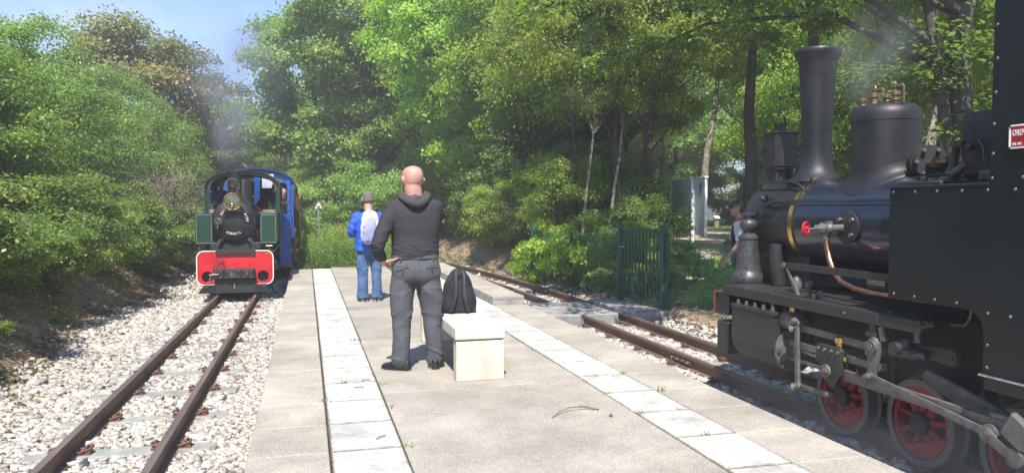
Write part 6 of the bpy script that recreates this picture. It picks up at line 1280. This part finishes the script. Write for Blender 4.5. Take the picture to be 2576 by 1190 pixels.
# ---- black rucksack on the bench
bp = thing('rucksack', 'black rucksack with padded straps standing upright on the concrete bench', 'rucksack', (1.385,7.13,.450), R(-6))
link('main_bag', pack([(.01,0,0,.150,.085),(.03,0,0,.163,.098),(.10,0,0,.162,.105),(.20,0,0,.150,.10),(.28,0,0,.128,.088),(.35,0,0,.097,.07),(.395,0,.0,.065,.05),(.415,0,.0,.035,.03)],2.7,.006,9,.010), 'nylon', bp)
for e in (-1,1):
    g = G(); loft(g, [(.02,e*.142,-.01,.022,.06),(.1,e*.148,-.01,.024,.065),(.175,e*.142,-.01,.018,.055)]); g.put('side_pocket','nylon',bp)
    g = G(); g.sweep([(e*.030,-.062,.395),(e*.036,-.098,.36),(e*.038,-.120,.28),(e*.040,-.128,.18),(e*.060,-.128,.09),(e*.072,-.118,.055)],[.020,.024,.026,.026,.022,.014],10,flat=.42); g.put('shoulder_strap','strap',bp,60)
    g = G(); g.sweep([(e*.072,-.118,.06),(e*.080,-.112,.035),(e*.095,-.10,.02)],.008,6); g.put('webbing','strap',bp)
    G().box((e*.076,-.122,.043),(.030,.010,.034),None,.004).put('buckle','leather',bp)
    g = G(); g.sweep([(e*.05,-.078,.37),(e*.118,-.075,.27),(e*.145,-.085,.12)],.0035,5); g.put('piping','strap',bp)
g = G(); g.sweep([(-.022,-.04,.405),(-.020,-.085,.385),(0,-.10,.372),(.020,-.085,.385),(.022,-.04,.405)],.006,6); g.put('carry_loop','strap',bp)

# ---- walker with sunglasses beyond the fence
W = thing('person', 'walker with black cap, sunglasses and white shirt beyond the fence, mostly behind the black engine', 'person', (5.92,9.66,-.06), R(70)); W.scale = (.94,)*3
sk = G(); hm = headshape(sk, (0,.04,1.585), 0, R(-4), .97, True)
sk.sweep([(0,-.01,1.36),(0,.005,1.43),(0,.02,1.51)],[.065,.05,.048],14)
loft(sk, [(.78,0,0,.14,.10),(1.0,0,0,.13,.09),(1.25,0,0,.15,.09),(1.36,0,0,.11,.07)])
limb(sk, [(-.17,0,1.31),(-.20,.04,1.16),(-.215,.08,1.03),(-.20,.16,.92),(-.18,.23,.84)],[.045,.04,.036,.030,.024]); limb(sk, [(.17,0,1.31),(.2,.04,1.15),(.21,.05,1.03),(.19,.12,.92),(.16,.20,.84)],[.045,.04,.036,.030,.024])
hand(sk, (-.178,.238,.832), (.1,.35,-1), (.8,-.3,0), 1, .35); hand(sk, (.158,.208,.832), (-.1,.35,-1), (-.8,-.3,0), -1, .35)
for xx, yy in ((-.09,.05),(.09,-.05)): limb(sk, [(xx*.8,0,.82),(xx,yy*.8,.45),(xx,yy,.10),(xx,yy+.03,.05)],[.08,.05,.036,.036])
link('body', remesh(sk,.0095,2,'body'), 'skin2', W)
hr = G(); loft(hr, [(-.09,0,-.07,.045,.045),(-.05,0,-.045,.07,.068),(.0,0,-.022,.078,.085),(.03,0,-.015,.079,.094)],2.1); bmesh.ops.transform(hr.b, matrix=hm, verts=hr.b.verts[:]); link('hair', remesh(hr,.008,2,'hair'), 'dkhair', W)
cp_ = G(); loft(cp_, [(.030,0,-.006,.082,.104),(.06,0,-.006,.081,.103),(.09,0,-.008,.070,.088),(.115,0,-.01,.045,.06),(.125,0,-.01,.02,.03)],2.1); cp_.rings([[(math.cos(a)*.07,.075+math.sin(a)*.085,.035+t_-.012*math.sin(a)) for a in [2*math.pi*i/16 for i in range(16)]] for t_ in (0,.006)]); bmesh.ops.transform(cp_.b, matrix=hm, verts=cp_.b.verts[:]); cp_.put('cap','leather',W)
g = G(); g.box(hm@Vector((-.035,.098,.008)),(.045,.02,.032),None,.006); g.box(hm@Vector((.035,.098,.008)),(.045,.02,.032),None,.006); g.box(hm@Vector((0,.1,.014)),(.03,.01,.008)); [g.sweep([hm@Vector((e*.078,-.01,.014)),hm@Vector((e*.079,.05,.012)),hm@Vector((e*.055,.094,.01))],.004,5) for e in (-1,1)]; g.put('sunglasses','leather',W)
t = G(); loft(t, [(.92,0,0,.155,.115),(1.05,0,0,.150,.11),(1.2,0,0,.170,.12),(1.3,0,0,.165,.105),(1.38,0,0,.10,.07)],2.3); limb(t,[(-.16,0,1.32),(-.185,.03,1.22),(-.20,.05,1.14)],[.066,.06,.06]); limb(t,[(.16,0,1.32),(.185,.03,1.22),(.20,.05,1.14)],[.066,.06,.06]); link('shirt', remesh(t,.009,4,'shirt',lambda x,y,z,*n:.008*nz3(x,y,z,9)),'tee',W)
t = G(); loft(t, [(.95,0,.0,.158,.120),(1.05,0,0,.154,.116),(1.2,0,0,.155,.126),(1.32,0,0,.110,.105)],2.3); link('vest', remesh(t,.009,4,'vest'),'coat',W)
g = G(); g.sweep([(-.05,-.075,1.40),(-.058,.0,1.425),(-.06,.085,1.385)],.008,6); g.put('red_lanyard','signred',W)
t = G(); t.sph((-.10,.19,1.02),.1,16,12,(1.1,.75,1.0)); link('waist_bag', remesh(t,.01,3,'waist_bag'),'olive',W)
t = G(); loft(t, [(.74,0,0,.145,.11),(.85,0,0,.155,.115),(.97,0,0,.145,.105)],2.3); limb(t,[(-.08,0,.78),(-.095,.03,.45),(-.1,.05,.08)],[.095,.085,.10]); limb(t,[(.08,0,.78),(.095,-.03,.45),(.1,-.05,.08)],[.095,.085,.10]); link('trousers', remesh(t,.01,5,'trousers',fold_t),'coat',W)
shoe(W,(-.1,.05,.1),0,'leather','sole',.9); shoe(W,(.1,-.05,.1),0,'leather','sole',.9)

# ---- engine crew and passenger
def crew(label, loc, rz, top, skin='skin2', hairm='dkhair', lean=0., arm=None, hd=0., cap=False, scale=1., headyaw=0.):
    T = thing('person', label, 'person', loc, rz); T.scale = (scale,)*3
    sk = G(); hx = Vector((0,.03+lean*.55,1.585-lean*.22)); hm = headshape(sk, hx, headyaw, R(-5)-lean*.4, .98)
    nb = Vector((0,lean*.42,1.37-lean*.15)); sk.sweep([nb,nb.lerp(hx,.5)-Vector((0,.01,0)),hx-Vector((0,.01,.06))],[.06,.052,.05],12)
    tor = [(z,0,lean*max(0,(z-.85))*.85,rx,ry) for z,rx,ry in ((.78,.14,.1),(1.,.15,.1),(1.2,.16,.1),(1.33-lean*.12,.13,.08))]; loft(sk, tor)
    sh = lean*.38; arms = arm or [[(-.18,sh,1.29),(-.23,sh+.06,1.12),(-.2,sh+.22,1.08)],[(.18,sh,1.29),(.23,sh+.06,1.12),(.2,sh+.22,1.08)]]
    for k, a_ in enumerate(arms):
        limb(sk, a_, [.045,.038,.028]); v = (Vector(a_[-1])-Vector(a_[-2])); hand(sk, a_[-1], v, (0,0,-1), -1 if k else 1, .5)
    for xx in (-.09,.09): limb(sk, [(xx*.8,0,.8),(xx,0,.45),(xx,0,.07)],[.08,.05,.04])
    link('body', remesh(sk,.011,2,'body'), skin, T)
    hr = G(); loft(hr, [(-.045,0,-.030,.070,.072),(-.01,0,-.022,.0775,.083),(.03,0,-.012,.080,.094),(.06,0,-.010,.077,.095),(.09,0,-.010,.064,.082),(.115,0,-.010,.035,.05)],2.1); bmesh.ops.transform(hr.b, matrix=hm, verts=hr.b.verts[:]); link('hair', remesh(hr,.011,2,'hair'), hairm, T)
    t = G(); loft(t, [(z,x,y,rx+.035,ry+.03) for z,x,y,rx,ry in tor]+[(1.37-lean*.15,0,lean*.44,.09,.075)],2.3); [limb(t, [Vector(p) for p in a_[:2]]+[Vector(a_[1]).lerp(Vector(a_[2]),.85)], [.075,.062,.048]) for a_ in arms]
    link('jacket', remesh(t,.011,4,'jacket',lambda x,y,z,*n:.01*nz3(x,y,z,8)), top, T)
    t = G(); loft(t, [(.74,0,0,.15,.11),(.85,0,0,.155,.115),(.92,0,0,.15,.11)]); [limb(t,[(xx,0,.78),(xx*1.1,0,.45),(xx*1.1,0,.06)],[.095,.08,.07]) for xx in (-.085,.085)]; link('trousers', remesh(t,.012,4,'trousers'),'coat',T)
    shoe(T,(-.095,0,.1),0); shoe(T,(.095,0,.1),0); return T
crew('engine driver in blue overalls at the left side of the green cab', (-1.70,17.05,.635), R(195), 'teal', scale=.84)
C.objects[-1]; crew('fireman in dark coat bending behind the right side of the green cab front', (-.98,17.0,.635), R(-80), 'coat', lean=.75, scale=.86, headyaw=R(-20))
crew('grey haired man in dark coat peering out between green cab and blue carriage', (-.50,18.52,.13), R(185), 'coat', skin='skin', hairm='stubble', scale=1.03, arm=[[(-.18,0,1.29),(-.21,.03,1.05),(-.19,.08,.82)],[(.18,0,1.29),(.21,.03,1.05),(.19,.08,.82)]])
# ---------------------------------------------------------------- thin smoky air and the two smoke plumes
def volmat(name, dens, col, noise_=None, fade=True, aniso=.2):
    m = bpy.data.materials.new(name); m.use_nodes = True; t = m.node_tree; t.nodes.clear(); l = t.links.new
    o = N(t,'ShaderNodeOutputMaterial'); v = N(t,'ShaderNodeVolumePrincipled'); v.inputs['Color'].default_value = (*col,1); v.inputs['Density'].default_value = dens; v.inputs['Anisotropy'].default_value = aniso
    l(v.outputs[0], o.inputs['Volume'])
    if noise_:
        tc = N(t,'ShaderNodeTexCoord'); n = N(t,'ShaderNodeTexNoise'); n.inputs['Scale'].default_value = noise_; n.inputs['Detail'].default_value = 4; l(tc.outputs['Object'], n.inputs['Vector'])
        r = N(t,'ShaderNodeMapRange'); r.inputs['From Min'].default_value = .42; r.inputs['From Max'].default_value = .72; r.inputs['To Max'].default_value = dens; l(n.outputs[0], r.inputs['Value'])
        ln = N(t,'ShaderNodeVectorMath', operation='LENGTH'); l(tc.outputs['Object'], ln.inputs[0])
        f = N(t,'ShaderNodeMapRange', interpolation_type='SMOOTHSTEP'); f.inputs['From Min'].default_value = .15; f.inputs['From Max'].default_value = .98; f.inputs['To Min'].default_value = 1; f.inputs['To Max'].default_value = 0; l(ln.outputs['Value'], f.inputs['Value'])
        mu = N(t,'ShaderNodeMath', operation='MULTIPLY'); l(r.outputs[0], mu.inputs[0]); l(f.outputs[0], mu.inputs[1]); l(mu.outputs[0], v.inputs['Density'])
    return m
HAZE = .0042
g = G(); g.b2(-270,270,-270,270,-3.2,22); hz_ = g.mesh('haze', 0); hz_.materials.append(volmat('haze_air', HAZE, (.98,.97,.93)))
tag(link('haze', hz_, None), kind='stuff')

def puff(c, r_, dens, ns, col, label, nm='smoke_plume', rot=(0,0,0)):
    b = bmesh.new(); bmesh.ops.create_icosphere(b, subdivisions=3, radius=1); me = bpy.data.meshes.new(nm); b.to_mesh(me); b.free(); me.materials.append(volmat(nm, dens, col, ns))
    o = link(nm, me, None, None, c, rot, r_); tag(o, label, 'smoke', kind='stuff'); return o
puff((-1.32,15.5,2.95), (.55,.75,1.0), 3.6, 1.6, (.60,.64,.70), 'grey smoke just above the chimney of the green engine')
puff((-1.35,16.8,4.3), (1.25,1.8,1.7), 1.0, 1.4, (.62,.66,.74), 'thinning smoke cloud high over the green engine')
puff((4.22,5.05,2.62), (.34,.55,.52), 2.2, 1.6, (.62,.65,.62), 'pale smoke drifting back from the tall black chimney')
puff((3.6,3.9,.15), (1.0,2.6,.75), .45, 1.2, (.80,.84,.90), 'thin steam drifting low along the wheels of the black engine')
